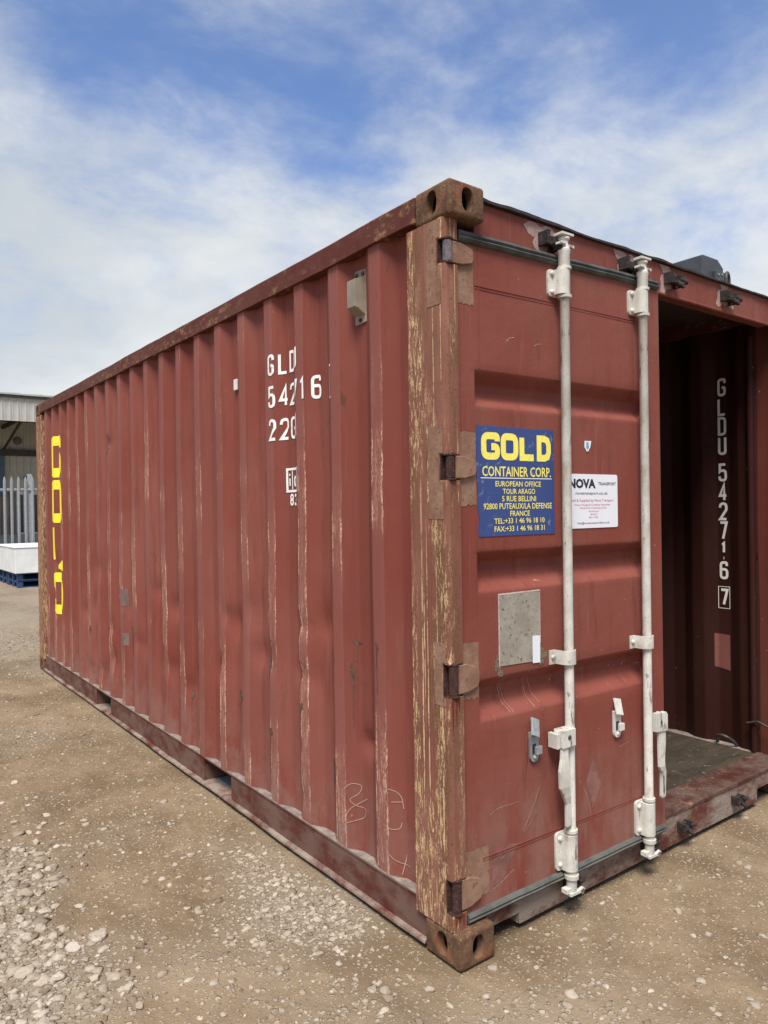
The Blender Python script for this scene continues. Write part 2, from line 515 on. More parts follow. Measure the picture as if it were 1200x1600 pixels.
# ------------------------------------------------------------------ mesh helpers
class MB:
    def __init__(s):
        s.v = []
        s.f = []
        s.mi = []

    def add(s, vs, fs, mi=0):
        o = len(s.v)
        s.v += [tuple(p) for p in vs]
        s.f += [tuple(i + o for i in f) for f in fs]
        s.mi += [mi] * len(fs)
        return s

    def box(s, x0, x1, y0, y1, z0, z1, mi=0, M=None):
        vs = [Vector(p) for p in ((x0, y0, z0), (x1, y0, z0), (x1, y1, z0), (x0, y1, z0),
                                  (x0, y0, z1), (x1, y0, z1), (x1, y1, z1), (x0, y1, z1))]
        if M is not None:
            vs = [M @ p for p in vs]
        return s.add(vs, [(0, 3, 2, 1), (4, 5, 6, 7), (0, 1, 5, 4), (1, 2, 6, 5), (2, 3, 7, 6), (3, 0, 4, 7)], mi)

    def prism(s, poly, a0, a1, axis='z', mi=0):
        """poly in the two other axes (counter-clockwise as seen from +axis)"""
        n = len(poly)
        def P(p, a):
            return {'z': (p[0], p[1], a), 'y': (p[0], a, p[1]), 'x': (a, p[0], p[1])}[axis]
        vs = [P(p, a0) for p in poly] + [P(p, a1) for p in poly]
        fs = [tuple(range(n - 1, -1, -1)), tuple(range(n, 2 * n))]
        fs += [(i, (i + 1) % n, n + (i + 1) % n, n + i) for i in range(n)]
        if axis == 'y':
            fs = [tuple(reversed(f)) for f in fs]
        return s.add(vs, fs, mi)

    def cyl(s, p0, p1, r0, r1=None, n=16, mi=0, caps=True):
        r1 = r0 if r1 is None else r1
        p0, p1 = Vector(p0), Vector(p1)
        ax = (p1 - p0).normalized()
        u = ax.orthogonal().normalized()
        v = ax.cross(u)
        vs = []
        for p, r in ((p0, r0), (p1, r1)):
            for i in range(n):
                a = 2 * math.pi * i / n
                vs.append(p + r * (math.cos(a) * u + math.sin(a) * v))
        fs = [(i, (i + 1) % n, n + (i + 1) % n, n + i) for i in range(n)]
        if caps:
            fs += [tuple(range(n - 1, -1, -1)), tuple(range(n, 2 * n))]
        return s.add(vs, fs, mi)

    def lathe(s, base, prof, n=20, mi=0, axis=Vector((0, 0, 1))):
        base = Vector(base)
        u = axis.orthogonal().normalized()
        v = axis.cross(u)
        vs = []
        for r, h in prof:
            for i in range(n):
                a = 2 * math.pi * i / n
                vs.append(base + axis * h + r * (math.cos(a) * u + math.sin(a) * v))
        fs = []
        for k in range(len(prof) - 1):
            for i in range(n):
                j = (i + 1) % n
                fs.append((k * n + i, k * n + j, (k + 1) * n + j, (k + 1) * n + i))
        fs += [tuple(range(n - 1, -1, -1)), tuple(range((len(prof) - 1) * n, len(prof) * n))]
        return s.add(vs, fs, mi)

    def tube(s, pts, r, n=10, mi=0):
        pts = [Vector(p) for p in pts]
        vs, fs = [], []
        u = None
        for k, p in enumerate(pts):
            t = (pts[min(k + 1, len(pts) - 1)] - pts[max(k - 1, 0)]).normalized()
            if u is None:
                u = t.orthogonal().normalized()
            u = (u - t * u.dot(t)).normalized()
            v = t.cross(u)
            rr = r[k] if hasattr(r, '__len__') else r
            for i in range(n):
                a = 2 * math.pi * i / n
                vs.append(p + rr * (math.cos(a) * u + math.sin(a) * v))
        for k in range(len(pts) - 1):
            for i in range(n):
                j = (i + 1) % n
                fs.append((k * n + i, k * n + j, (k + 1) * n + j, (k + 1) * n + i))
        fs += [tuple(range(n - 1, -1, -1)), tuple(range((len(pts) - 1) * n, len(pts) * n))]
        return s.add(vs, fs, mi)

    def build(s, name, mats, parent=None, bevel=0, seg=2, smooth=None, fix=False):
        me = bpy.data.meshes.new(name)
        me.from_pydata(s.v, [], s.f)
        if isinstance(mats, str):
            mats = [mats]
        for mm in mats:
            me.materials.append(MATS[mm])
        me.polygons.foreach_set('material_index', s.mi)
        if fix:
            bm = bmesh.new()
            bm.from_mesh(me)
            bmesh.ops.remove_doubles(bm, verts=bm.verts, dist=1e-5)
            bmesh.ops.recalc_face_normals(bm, faces=bm.faces)
            bm.to_mesh(me)
            bm.free()
        if smooth is not None:
            me.polygons.foreach_set('use_smooth', [True] * len(me.polygons))
            me.set_sharp_from_angle(angle=R(smooth))
        o = bpy.data.objects.new(name, me)
        COL.objects.link(o)
        if parent is not None:
            o.parent = parent
        if bevel:
            b = o.modifiers.new('bevel', 'BEVEL')
            b.width = bevel
            b.segments = seg
            b.limit_method = 'ANGLE'
            b.angle_limit = R(35)
        return o

def empty(name, loc=(0, 0, 0), rz=0):
    o = bpy.data.objects.new(name, None)
    COL.objects.link(o)
    o.location = loc
    o.rotation_euler.z = rz
    return o

def tag(o, label=None, cat=None, group=None, kind=None):
    if label:
        o['label'] = label
    if cat:
        o['category'] = cat
    if group:
        o['group'] = group
    if kind:
        o['kind'] = kind
    return o

# ---- stroked lettering -------------------------------------------------
def rounded(path, r):
    if r <= 0 or len(path) < 3:
        return [Vector(p) for p in path]
    pts = [Vector(p) for p in path]
    closed = (pts[0] - pts[-1]).length < 1e-6
    if closed:
        pts = pts[:-1]
    n = len(pts)
    out = []
    for i, p in enumerate(pts):
        if not closed and i in (0, n - 1):
            out.append(p)
            continue
        a, b = pts[i - 1], pts[(i + 1) % n]
        da, db = a - p, b - p
        k = min(r, da.length * .48, db.length * .48)
        s0, s1 = p + da.normalized() * k, p + db.normalized() * k
        for j in range(6):
            u = j / 5
            out.append((1 - u) ** 2 * s0 + 2 * u * (1 - u) * p + u * u * s1)
    if closed:
        out.append(out[0].copy())
    return out

GL = {
    'G': [[(1, .74), (1, 1), (0, 1), (0, 0), (1, 0), (1, .47), (.55, .47)]],
    'L': [[(0, 1), (0, 0), (1, 0)]],
    'D': [[(0, 0), (0, 1), (1, 1), (1, 0), (-.0, 0)]],
    'O': [[(0, .5), (0, 1), (1, 1), (1, 0), (0, 0), (0, .5)]],
    'U': [[(0, 1), (0, 0), (1, 0), (1, 1)]],
    '5': [[(.95, 1), (.06, 1), (.04, .55), (.22, .61), (.72, .61), (.93, .54), (1, .40), (1, .18), (.92, .05), (.7, 0), (.3, 0), (.08, .05), (0, .17), (0, .25)]],
    '4': [[(.70, 0), (.70, 1), (.0, .28), (1.05, .28)]],
    '2': [[(0, .74), (0, 1), (1, 1), (1, .6), (0, .0), (1.02, 0)]],
    '7': [[(0, 1), (1, 1), (.42, 0)]],
    '1': [[(.12, .82), (.55, 1), (.55, 0)]],
    '6': [[(.95, .78), (.95, 1), (0, 1), (0, 0), (1, 0), (1, .56), (.04, .56)]],
    'i': [[(.5, 0), (.5, .62)], [(.5, .84), (.5, 1)]],
    'c': [[(1, .52), (1, .72), (0, .72), (0, 0), (1, 0), (1, .2)]],
    '8': [[(0, .52), (0, 1), (1, 1), (1, .52), (0, .52)], [(0, .50), (0, 0), (1, 0), (1, .50), (0, .5)]],
    '3': [[(0, .78), (0, 1), (1, 1), (1, .53), (.35, .53)], [(.35, .49), (1, .49), (1, 0), (0, 0), (0, .22)]],
    '.': [[(.4, .0), (.6, .0)]],
}
SHARP = set('L4712iD5')

def stroke(path, wd, r=0, eps=0):
    """ribbon along a 2D path -> verts (a, b, lift), faces"""
    p = rounded(path, r)
    q = [p[0]]
    for a in p[1:]:
        if (a - q[-1]).length > 1e-6:
            q.append(a)
    closed = (q[0] - q[-1]).length < 1e-6 and len(q) > 3
    n = len(q)
    vs, fs = [], []
    for i in range(n):
        if closed:
            a, b = q[(i - 1) % (n - 1)], q[(i + 1) % (n - 1)]
        else:
            a, b = q[max(i - 1, 0)], q[min(i + 1, n - 1)]
        c = q[i]
        d0 = (c - a) if (c - a).length > 1e-7 else (b - c)
        d1 = (b - c) if (b - c).length > 1e-7 else (c - a)
        d0, d1 = d0.normalized(), d1.normalized()
        nn = Vector((-(d0.y + d1.y), d0.x + d1.x))
        nn = nn.normalized() if nn.length > 1e-4 else Vector((-d0.y, d0.x))
        k = min(1 / max(.35, nn.dot(Vector((-d0.y, d0.x)))), 2.2)
        wv = wd[i * len(wd) // n] if hasattr(wd, '__len__') else wd
        l = eps + .0004 * i / n
        vs.append((*(c + nn * wv * .5 * k), l))
        vs.append((*(c - nn * wv * .5 * k), l))
    for i in range(n - 1):
        fs.append((2 * i, 2 * i + 2, 2 * i + 3, 2 * i + 1))
    return vs, fs

def glyph(ch, x, y, wdt, h, sw, r=None):
    """glyph box lower-left at x, y -> list of (verts, faces) in 2D"""
    out = []
    for k, path in enumerate(GL[ch]):
        pp = [(x + sw / 2 + px * (wdt - sw), y + sw / 2 + py * (h - sw)) for px, py in path]
        rr = (0 if ch in SHARP else wdt * .32) if r is None else r
        if ch == 'D':
            c0, c1, c2, c3, c4 = pp
            q = wdt * .3
            pp = [c0, c1, (c2[0] - q, c2[1]), (c2[0] - q * .3, c2[1] - q * .25), (c2[0], c2[1] - q), (c3[0], c3[1] + q),
                  (c3[0] - q * .3, c3[1] + q * .25), (c3[0] - q, c3[1]), c4]
            pp = pp[:-1] + [(c4[0], c4[1])]
        if ch == '2':
            rr = 0
            q = wdt * .28
            a0, a1, a2, a3, a4, a5 = pp
            pp = [a0, (a1[0], a1[1] - q), (a1[0] + q * .3, a1[1] - q * .3), (a1[0] + q, a1[1]), (a2[0] - q, a2[1]), (a2[0] - q * .3, a2[1] - q * .3),
                  (a2[0], a2[1] - q), a3, a4, a5]
        out.append(stroke(pp, sw, rr, .0005 * k))
    return out

def flat2bm(parts):
    bm = bmesh.new()
    for vs, fs in parts:
        bv = [bm.verts.new(v) for v in vs]
        for f in fs:
            try:
                bm.faces.new([bv[i] for i in f])
            except ValueError:
                pass
    return bm

def drape(name, parts, fn, cuts, mat, parent, lift=.002, sgn=-1, step=None):
    """2D parts in (along, z) laid on a wall whose x is fn(along, z)"""
    bm = flat2bm(parts)
    for c in cuts:
        bmesh.ops.bisect_plane(bm, geom=bm.verts[:] + bm.edges[:] + bm.faces[:], plane_co=(c, 0, 0), plane_no=(1, 0, 0))
    for v in bm.verts:
        a, z, l = v.co
        v.co = (fn(a, z) + sgn * (lift + l), a, z)
    me = bpy.data.meshes.new(name)
    bm.to_mesh(me)
    bm.free()
    me.materials.append(MATS[mat])
    o = bpy.data.objects.new(name, me)
    COL.objects.link(o)
    o.parent = parent
    return o

def text_geo(body, x0, x1, z0, z1, bold=0.0, fit=True):
    """built-in font outline fitted into a box -> (verts2d, faces)"""
    cu = bpy.data.curves.new('t', 'FONT')
    cu.body = body
    cu.size = 1
    cu.offset = bold
    cu.resolution_u = 2
    ob = bpy.data.objects.new('t', cu)
    COL.objects.link(ob)
    dg = bpy.context.evaluated_depsgraph_get()
    me = bpy.data.meshes.new_from_object(ob.evaluated_get(dg))
    vs = [v.co.copy() for v in me.vertices]
    fs = [tuple(p.vertices) for p in me.polygons]
    bpy.data.objects.remove(ob)
    bpy.data.meshes.remove(me)
    bpy.data.curves.remove(cu)
    ax = min(v.x for v in vs)
    bx = max(v.x for v in vs)
    ay = min(v.y for v in vs)
    by = max(v.y for v in vs)
    return [(x0 + (v.x - ax) / (bx - ax) * (x1 - x0), z0 + (v.y - ay) / (by - ay) * (z1 - z0)) for v in vs], fs

# ------------------------------------------------------------------ ground
def vnoise(x, y, seed):
    xi, yi = np.floor(x).astype(np.int64), np.floor(y).astype(np.int64)
    xf, yf = x - xi, y - yi
    def h(a, b):
        n = (a * 374761393 + b * 668265263 + seed * 974634211) & 0x7fffffff
        n = ((n ^ (n >> 13)) * 1274126177) & 0x7fffffff
        return ((n ^ (n >> 16)) & 0xffff) / 65535.0
    u, v = xf * xf * (3 - 2 * xf), yf * yf * (3 - 2 * yf)
    return (h(xi, yi) * (1 - u) + h(xi + 1, yi) * u) * (1 - v) + (h(xi, yi + 1) * (1 - u) + h(xi + 1, yi + 1) * u) * v

def fbm(x, y, seed, o=4):
    s, a, t = 0, 1, 0
    for k in range(o):
        s = s + a * vnoise(x * 2 ** k, y * 2 ** k, seed + k)
        t += a
        a *= .5
    return s / t

def gravel(x, y):
    n = fbm(x * 1.7, y * 1.7, 5, 4)
    n2 = fbm(x * .8 + 9, y * .8, 25, 3)
    heap = np.exp(-(((x + 1.16) / .30) ** 2 + ((y - 1.15) / .95) ** 2)) * 1.2 * (.1 + 1.6 * n)
    strip = np.exp(-(((x + .17) / .24) ** 2 + ((y - .85) / .75) ** 2)) * .62 * (.0 + 1.9 * n)
    front = np.exp(-(((x + .10) / .40) ** 2 + ((y + .22) / .30) ** 2)) * .5
    right = np.exp(-(((x - 1.5) / .5) ** 2 + ((y + .45) / .3) ** 2)) * .3
    far = np.clip((y - 4.5) / 4, 0, 1) * .8
    g = (n - .56) * 1.3 + heap + strip + front + right + far * (.4 + n2) - .06
    return np.clip(g, 0, 1)

def height(x, y):
    h = (fbm(x * .5, y * .5, 40, 3) - .5) * .05 + (fbm(x * 3, y * 3, 50, 4) - .5) * .022 + (fbm(x * 16, y * 16, 60, 3) - .5) * .010
    h = h + gravel(x, y) * .010
    # packed flat where the container stands, settled round its edge
    dxx = np.maximum(np.maximum(-x, x - 2.44), 0)
    dyy = np.maximum(np.maximum(-y, y - 6.06), 0)
    d = np.hypot(dxx, dyy)
    k = np.clip(d / .5, 0, 1)
    k = .25 + .75 * k * k * (3 - 2 * k)
    far = np.clip((np.hypot(x, y) - 12) / 25, 0, 1)
    return (h * k - .004) * (1 - far)

def axis(lo, hi, step, n, end):
    a = np.arange(lo, hi + 1e-9, step)
    g = np.geomspace(step * 1.5, end, n)
    return np.concatenate([(lo - g)[::-1], a, hi + g])

gx = axis(-2.6, 2.8, .016, 34, 600)
gy = np.concatenate([axis(-1.3, 3.6, .016, 1, .03)[1:-1]])
gy = np.concatenate([(-1.3 - np.geomspace(.03, 300, 22))[::-1], gy, 3.6 + np.cumsum(np.geomspace(.018, .16, 90)),])
gy = np.concatenate([gy, gy[-1] + np.geomspace(.2, 900, 34)])
XX, YY = np.meshgrid(gx, gy)
ZZ = height(XX, YY)
nx, ny = len(gx), len(gy)
me = bpy.data.meshes.new('ground')
idx = np.arange(nx * ny).reshape(ny, nx)
quads = np.stack([idx[:-1, :-1], idx[:-1, 1:], idx[1:, 1:], idx[1:, :-1]], -1).reshape(-1, 4)
me.vertices.add(nx * ny)
me.vertices.foreach_set('co', np.stack([XX, YY, ZZ], -1).astype(np.float32).ravel())
me.loops.add(quads.size)
me.loops.foreach_set('vertex_index', quads.ravel().astype(np.int32))
me.polygons.add(len(quads))
me.polygons.foreach_set('loop_start', np.arange(0, quads.size, 4, dtype=np.int32))
me.polygons.foreach_set('loop_total', np.full(len(quads), 4, dtype=np.int32))
me.polygons.foreach_set('use_smooth', np.ones(len(quads), dtype=bool))
me.update(calc_edges=True)
at = me.attributes.new('gravel', 'FLOAT', 'POINT')
at.data.foreach_set('value', gravel(XX, YY).astype(np.float32).ravel())
me.materials.append(MATS['dirt_ground'])
ground = bpy.data.objects.new('ground', me)
COL.objects.link(ground)
tag(ground, 'brown dirt yard with trodden pale gravel', 'ground', kind='structure')

# ---- loose gravel: real little stones, one mass nobody could count
def ico(sub):
    bm = bmesh.new()
    bmesh.ops.create_icosphere(bm, subdivisions=sub, radius=1)
    v = np.array([q.co[:] for q in bm.verts])
    f = np.array([[q.index for q in p.verts] for p in bm.faces])
    bm.free()
    return v, f

def rotm(n):
    q = rng.normal(size=(n, 4))
    q /= np.linalg.norm(q, axis=1)[:, None]
    a, b, c, d_ = q.T
    return np.stack([np.stack([1 - 2 * (c * c + d_ * d_), 2 * (b * c - a * d_), 2 * (b * d_ + a * c)], -1),
                     np.stack([2 * (b * c + a * d_), 1 - 2 * (b * b + d_ * d_), 2 * (c * d_ - a * b)], -1),
                     np.stack([2 * (b * d_ - a * c), 2 * (c * d_ + a * b), 1 - 2 * (b * b + c * c)], -1)], 1)

def stones(px, py, size, base, sink):
    v, f = base
    n = len(px)
    jit = 1 + rng.uniform(-.42, .36, (n, len(v), 1))
    P = v[None] * jit
    P = np.einsum('nij,nkj->nki', rotm(n), P)
    P *= (size[:, None] * rng.uniform(.6, 1.45, (n, 3)))[:, None, :] * np.array([1, 1, .48])
    P[:, :, 0] += px[:, None]
    P[:, :, 1] += py[:, None]
    P[:, :, 2] += (height(px, py) + size * sink)[:, None]
    F = (f[None] + (np.arange(n) * len(v))[:, None, None]).reshape(-1, 3)
    return P.reshape(-1, 3), F

def scatter(n, xr, yr, smin, smax, power, bias):
    x = rng.uniform(*xr, n)
    y = rng.uniform(*yr, n)
    g = gravel(x, y)
    keep = rng.uniform(0, 1, n) < (bias + (1 - bias) * g ** 1.3)
    keep &= ~((x > -.035) & (x < 2.5) & (y > .045) & (y < 6.1))
    keep &= ~((x > -.035) & (x < .20) & (y > -.03) & (y < .3))
    x, y, g = x[keep], y[keep], g[keep]
    s = smin + (smax - smin) * rng.uniform(0, 1, len(x)) ** power
    return x, y, s

VS, FS, TN = [], [], []
off = 0
for (n, xr, yr, a, b_, pw, bias, sub, sink) in (
        (70000, (-2.3, 2.6), (-1.1, 3.4), .0022, .0080, 2.2, .20, 1, .12),
        (22000, (-3.6, .6), (3.2, 9.0), .005, .015, 2.0, .22, 1, .12),
        (11000, (-2.0, 2.4), (-.9, 3.2), .006, .017, 2.2, .075, 2, .0),
        (3400, (-1.55, -.75), (.3, 2.6), .006, .024, 2.0, .02, 2, .05),
        (2600, (-.60, -.02), (.05, 2.2), .005, .014, 2.0, .05, 2, .0)):
    x, y, s_ = scatter(n, xr, yr, a, b_, pw, bias)
    v, f = stones(x, y, s_, ico(1) if sub == 1 else ico(2), sink)
    VS.append(v)
    FS.append(f + off)
    per = 12 if sub == 1 else 42
    TN.append(np.repeat(np.clip(rng.normal((.32 if sub == 1 else .5), .27, len(x)), 0, 1), per))
    off += len(v)
V = np.concatenate(VS)
F = np.concatenate(FS)
me = bpy.data.meshes.new('gravel')
me.vertices.add(len(V))
me.vertices.foreach_set('co', V.astype(np.float32).ravel())
me.loops.add(F.size)
me.loops.foreach_set('vertex_index', F.ravel().astype(np.int32))
me.polygons.add(len(F))
me.polygons.foreach_set('loop_start', np.arange(0, F.size, 3, dtype=np.int32))
me.polygons.foreach_set('loop_total', np.full(len(F), 3, dtype=np.int32))
me.update(calc_edges=True)
at = me.attributes.new('tint', 'FLOAT', 'POINT')
at.data.foreach_set('value', np.concatenate(TN).astype(np.float32))
me.materials.append(MATS['pale_stone'])
go = bpy.data.objects.new('gravel', me)
COL.objects.link(go)
tag(go, 'loose pale gravel strewn over the dirt yard', 'gravel', kind='stuff')
print('gravel tris', len(F))

# ------------------------------------------------------------------ shipping container
W, LN, HT = 2.438, 6.058, 2.591
cont = empty('shipping_container', (0, 0, 0))
tag(cont, 'weathered red corrugated shipping container with one door leaf open, standing on the dirt yard', 'container')

PHASE = .469
DENTS = [(.56, .60, .05, .045, .022), (3.78, 2.03, .06, .05, .025), (1.72, .93, .06, .09, .018), (2.55, .93, .07, .08, .02),
         (3.35, .88, .06, .10, .022), (1.30, .83, .05, .09, .016), (3.05, .62, .06, .07, .018), (2.30, .50, .06, .06, .014),
         (1.02, .80, .06, .05, .014), (4.2, .8, .06, .08, .02), (4.5, .72, .05, .07, .018), (3.75, .45, .05, .08, .02)]
rd = random.Random(3)
for k in range(32):
    DENTS.append((rd.uniform(.7, 5.6), rd.uniform(.25, 1.15), rd.uniform(.04, .075), rd.uniform(.04, .10), rd.uniform(.006, .016)))

def prof(y, phase=PHASE):
    p = (y - (phase - .072)) % .278
    if p < .072:
        return 0.0
    if p < .140:
        return .036 * (p - .072) / .068
    if p < .210:
        return .036
    return .036 * (.278 - p) / .068

def profs(y, phase=PHASE):
    return sum(prof(y + k * .0022, phase) for k in (-2, -1, 0, 1, 2)) / 5

def side_x(y, z):
    d_ = profs(y) if y > .335 else .036
    for (a, b_, ra, rb, dp) in DENTS:
        e = ((y - a) / ra) ** 2 + ((z - b_) / rb) ** 2
        if e < 4:
            d_ += 1.2 * dp * math.exp(-e * 1.3)
    # slow sheet waviness
    d_ += .0016 * math.sin(y * 2.1 + z * 3.3) + .0012 * math.sin(z * 6.1 + y * 5)
    return .014 + d_

def fold_ys(phase, y0, y1, extra=True):
    ys = []
    k0 = math.floor((y0 - phase) / .278) - 1
    for k in range(k0, k0 + 30):
        b_ = phase - .072 + k * .278
        for q in (0, .072, .140, .210):
            ys += [b_ + q - .0055, b_ + q, b_ + q + .0055] if extra else [b_ + q]
        if extra:
            ys += [b_ + .024, b_ + .048, b_ + .095, b_ + .117, b_ + .163, b_ + .187, b_ + .232, b_ + .255]
    return sorted(y for y in ys if y0 < y < y1)

def sheet(name, ys, zs, fn, mat, flip=False, parent=cont):
    vs = [(fn(y, z), y, z) for z in zs for y in ys]
    n = len(ys)
    fs = []
    for j in range(len(zs) - 1):
        for i in range(n - 1):
            f = (j * n + i, (j + 1) * n + i, (j + 1) * n + i + 1, j * n + i + 1)
            fs.append(tuple(reversed(f)) if flip else f)
    return MB().add(vs, fs).build(name, mat, parent, smooth=60)

ysL = [.19] + fold_ys(PHASE, .195, 5.86) + [5.865]
zsL = list(np.linspace(.163, 2.515, 84))
sheet('side_panel', ysL, zsL, side_x, 'side_paint')
PH2 = .432
def side_xr(y, z):
    return W - .014 - profs(y, PH2) + .0012 * math.sin(z * 5 + y * 3)
ysR = [.19] + fold_ys(PH2, .195, 5.86) + [5.865]
sheet('side_panel', ysR, list(np.linspace(.163, 2.515, 12)), side_xr, 'inner_paint_shaded', True)

# far end wall (corrugated) and roof
vs, fs = [], []
xs = [.03] + [q for q in fold_ys(.3, .04, 2.39)] + [2.40]
for z in (.16, 2.52):
    vs += [(x, 6.03 - profs(x, .3), z) for x in xs]
n = len(xs)
fs = [(i, i + 1, n + i + 1, n + i) for i in range(n - 1)]
MB().add(vs, fs).build('end_wall', 'inner_paint_shaded', cont, smooth=60)
vs, fs = [], []
yr = [.09] + [.10 + .105 * k for k in range(56)] + [6.0]
for x in (.055, 2.383):
    vs += [(x, y, 2.560 + (.018 if (i // 2) % 2 else 0)) for i, y in enumerate(yr)]
n = len(yr)
fs = [(i, n + i, n + i + 1, i + 1) for i in range(n - 1)]
MB().add(vs, fs).build('roof_panel', 'underside', cont)  # near-black colour on the roof sheet deepens the shade overhead inside

# ---- corner castings
def casting(x0, y0, z0, ox, oy):
    """block with stadium holes in its outer x face (ox) and outer y face (oy)"""
    sx, sy, sz = .162, .178, .118
    mb = MB()
    N = 32
    def holed(face):
        a_len = sy if face == 'x' else sx
        ca, cb = a_len * .5, sz * .5 + .002
        hw, hh = .026, .040
        ov = []
        for i in range(N):
            t_ = 2 * math.pi * (i + .5) / N
            c_, s_ = math.cos(t_), math.sin(t_)
            oa = hw * (abs(c_) ** .75) * (1 if c_ > 0 else -1)
            ob = hh * (abs(s_) ** .85) * (1 if s_ > 0 else -1)
            ov.append((ca + oa, cb + ob))
        def P(a, b_, dep):
            if face == 'x':
                return ((x0 + dep) if ox < 0 else (x0 + sx - dep), y0 + a, z0 + b_)
            return (x0 + a, (y0 + dep) if oy < 0 else (y0 + sy - dep), z0 + b_)
        cn = [(a_len, sz), (0, sz), (0, 0), (a_len, 0)]       # one corner per quadrant of the hole
        vs = [P(a, b_, 0) for a, b_ in cn] + [P(a, b_, 0) for a, b_ in ov] + [P(a, b_, .032) for a, b_ in ov]
        fs = []
        for i in range(N):
            j = (i + 1) % N
            q_, q2 = i * 4 // N, j * 4 // N
            if q_ == q2:
                fs.append((q_, 4 + i, 4 + j))
            else:
                fs.append((q_, 4 + i, 4 + j, q2))
            fs.append((4 + i, 4 + j, 4 + N + j, 4 + N + i))
        mb.add(vs, fs)
    holed('x')
    holed('y')
    X = (x0, x0 + sx)
    Y = (y0, y0 + sy)
    Z = (z0, z0 + sz)
    xi = X[1] if ox < 0 else X[0]
    yi = Y[1] if oy < 0 else Y[0]
    mb.add([(xi, Y[0], Z[0]), (xi, Y[1], Z[0]), (xi, Y[1], Z[1]), (xi, Y[0], Z[1])], [(0, 1, 2, 3)])
    mb.add([(X[0], yi, Z[0]), (X[1], yi, Z[0]), (X[1], yi, Z[1]), (X[0], yi, Z[1])], [(0, 1, 2, 3)])
    for z in Z:
        mb.add([(X[0], Y[0], z), (X[1], Y[0], z), (X[1], Y[1], z), (X[0], Y[1], z)], [(0, 1, 2, 3)])
    o = mb.build('corner_casting', 'casting_rust', cont, fix=True)
    bm = bmesh.new()
    bm.from_mesh(o.data)
    def planes(v):
        r_ = set()
        for a, (l, h_) in enumerate((X, Y, Z)):
            if abs(v.co[a] - l) < 1e-5:
                r_.add((a, 0))
            if abs(v.co[a] - h_) < 1e-5:
                r_.add((a, 1))
        return r_
    ed = [e for e in bm.edges if len(planes(e.verts[0]) & planes(e.verts[1])) >= 2]
    bmesh.ops.bevel(bm, geom=ed, offset=.013, segments=4, profile=.5, affect='EDGES')
    bm.to_mesh(o.data)
    bm.free()
    o.data.polygons.foreach_set('use_smooth', [True] * len(o.data.polygons))
    o.data.set_sharp_from_angle(angle=R(32))
    return o

for ix, ox in ((0, -1), (W - .162, 1)):
    for iy, oy in ((0, -1), (LN - .178, 1)):
        for iz in (0, HT - .118):
            casting(ix, iy, iz, ox, oy)

# ---- corner posts; the door posts have notches where the hinges sit
HZ = [(2.322, 2.405), (1.608, 1.694), (.890, 1.000), (.172, .286)]
def door_post(mir):
    def mx(poly):
        return [(W - x, y) for x, y in reversed(poly)] if mir else poly
    full = [(0, .222), (0, .046), (.0035, .0355), (.013, .031), (.060, .031), (.062, .035), (.062, .095), (.034, .12), (.034, .222)]
    cut = [(.0, .222), (0, .066), (.062, .066), (.062, .095), (.034, .12), (.034, .222)]
    full = list(reversed(full))
    cut = list(reversed(cut))
    full = [p for p in full]
    mb = MB()
    zz = [.118]
    for a, b_ in sorted(HZ):
        zz += [a, b_]
    zz.append(HT - .118)
    for i in range(len(zz) - 1):
        mb.prism(mx(full if i % 2 == 0 else cut), zz[i], zz[i + 1])
    # weld bead that runs up the outer face
    bx = [(-.003, .124), (.002, .121), (.002, .130), (-.003, .128)]
    mb.prism(mx(list(reversed(bx))), .118, HT - .118)
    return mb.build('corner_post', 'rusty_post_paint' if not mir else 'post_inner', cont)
door_post(False)
for a, b_ in HZ:
    mb = MB()
    mb.box(.0015, .0605, .0615, .0655, a + .001, b_ - .001)
    mb.box(.0015, .0605, .036, .0615, a + .0005, a + .004)
    mb.box(.0015, .0605, .036, .0615, b_ - .004, b_ - .0005)
    mb.build('dark_notch_liner', 'hinge_rust', cont)  # dark liner plates added so each hinge notch looks shaded inside
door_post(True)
for mir in (0, 1):
    mb = MB()
    x0, x1 = (0, .05) if not mir else (W - .05, W)
    mb.box(x0, x1, LN - .215, LN - .004, .118, HT - .118)
    mb.build('corner_post', 'rusty_post_paint', cont, bevel=.008)

# ---- top side rails
for mir in (0, 1):
    mb = MB()
    ny_ = 90
    ys = np.linspace(.178, LN - .178, ny_)
    pf = [(0.0, 2.495), (.058, 2.495), (.058, 2.580), (.004, 2.584), (0.0, 2.579)]
    vs = []
    for y in ys:
        dxx = .0035 * (fbm(np.array([y * 3.0]), np.array([3.0]), 77, 3)[0] - .5) * 2
        dzz = .004 * (fbm(np.array([y * 2.2]), np.array([8.0]), 78, 3)[0] - .5) * 2
        for (x, z) in pf:
            X_ = x + (dxx if x < .03 else 0) + .001
            vs.append((X_ if not mir else W - X_, y, z + dzz))
    m_ = len(pf)
    fs = []
    for i in range(ny_ - 1):
        for j in range(m_):
            k = (j + 1) % m_
            fs.append((i * m_ + j, i * m_ + k, (i + 1) * m_ + k, (i + 1) * m_ + j))
    fs += [tuple(range(m_)), tuple(range((ny_ - 1) * m_, ny_ * m_))]
    mb.add(vs, fs)
    mb.build('top_side_rail', 'rail_paint', cont, bevel=.002, fix=True)

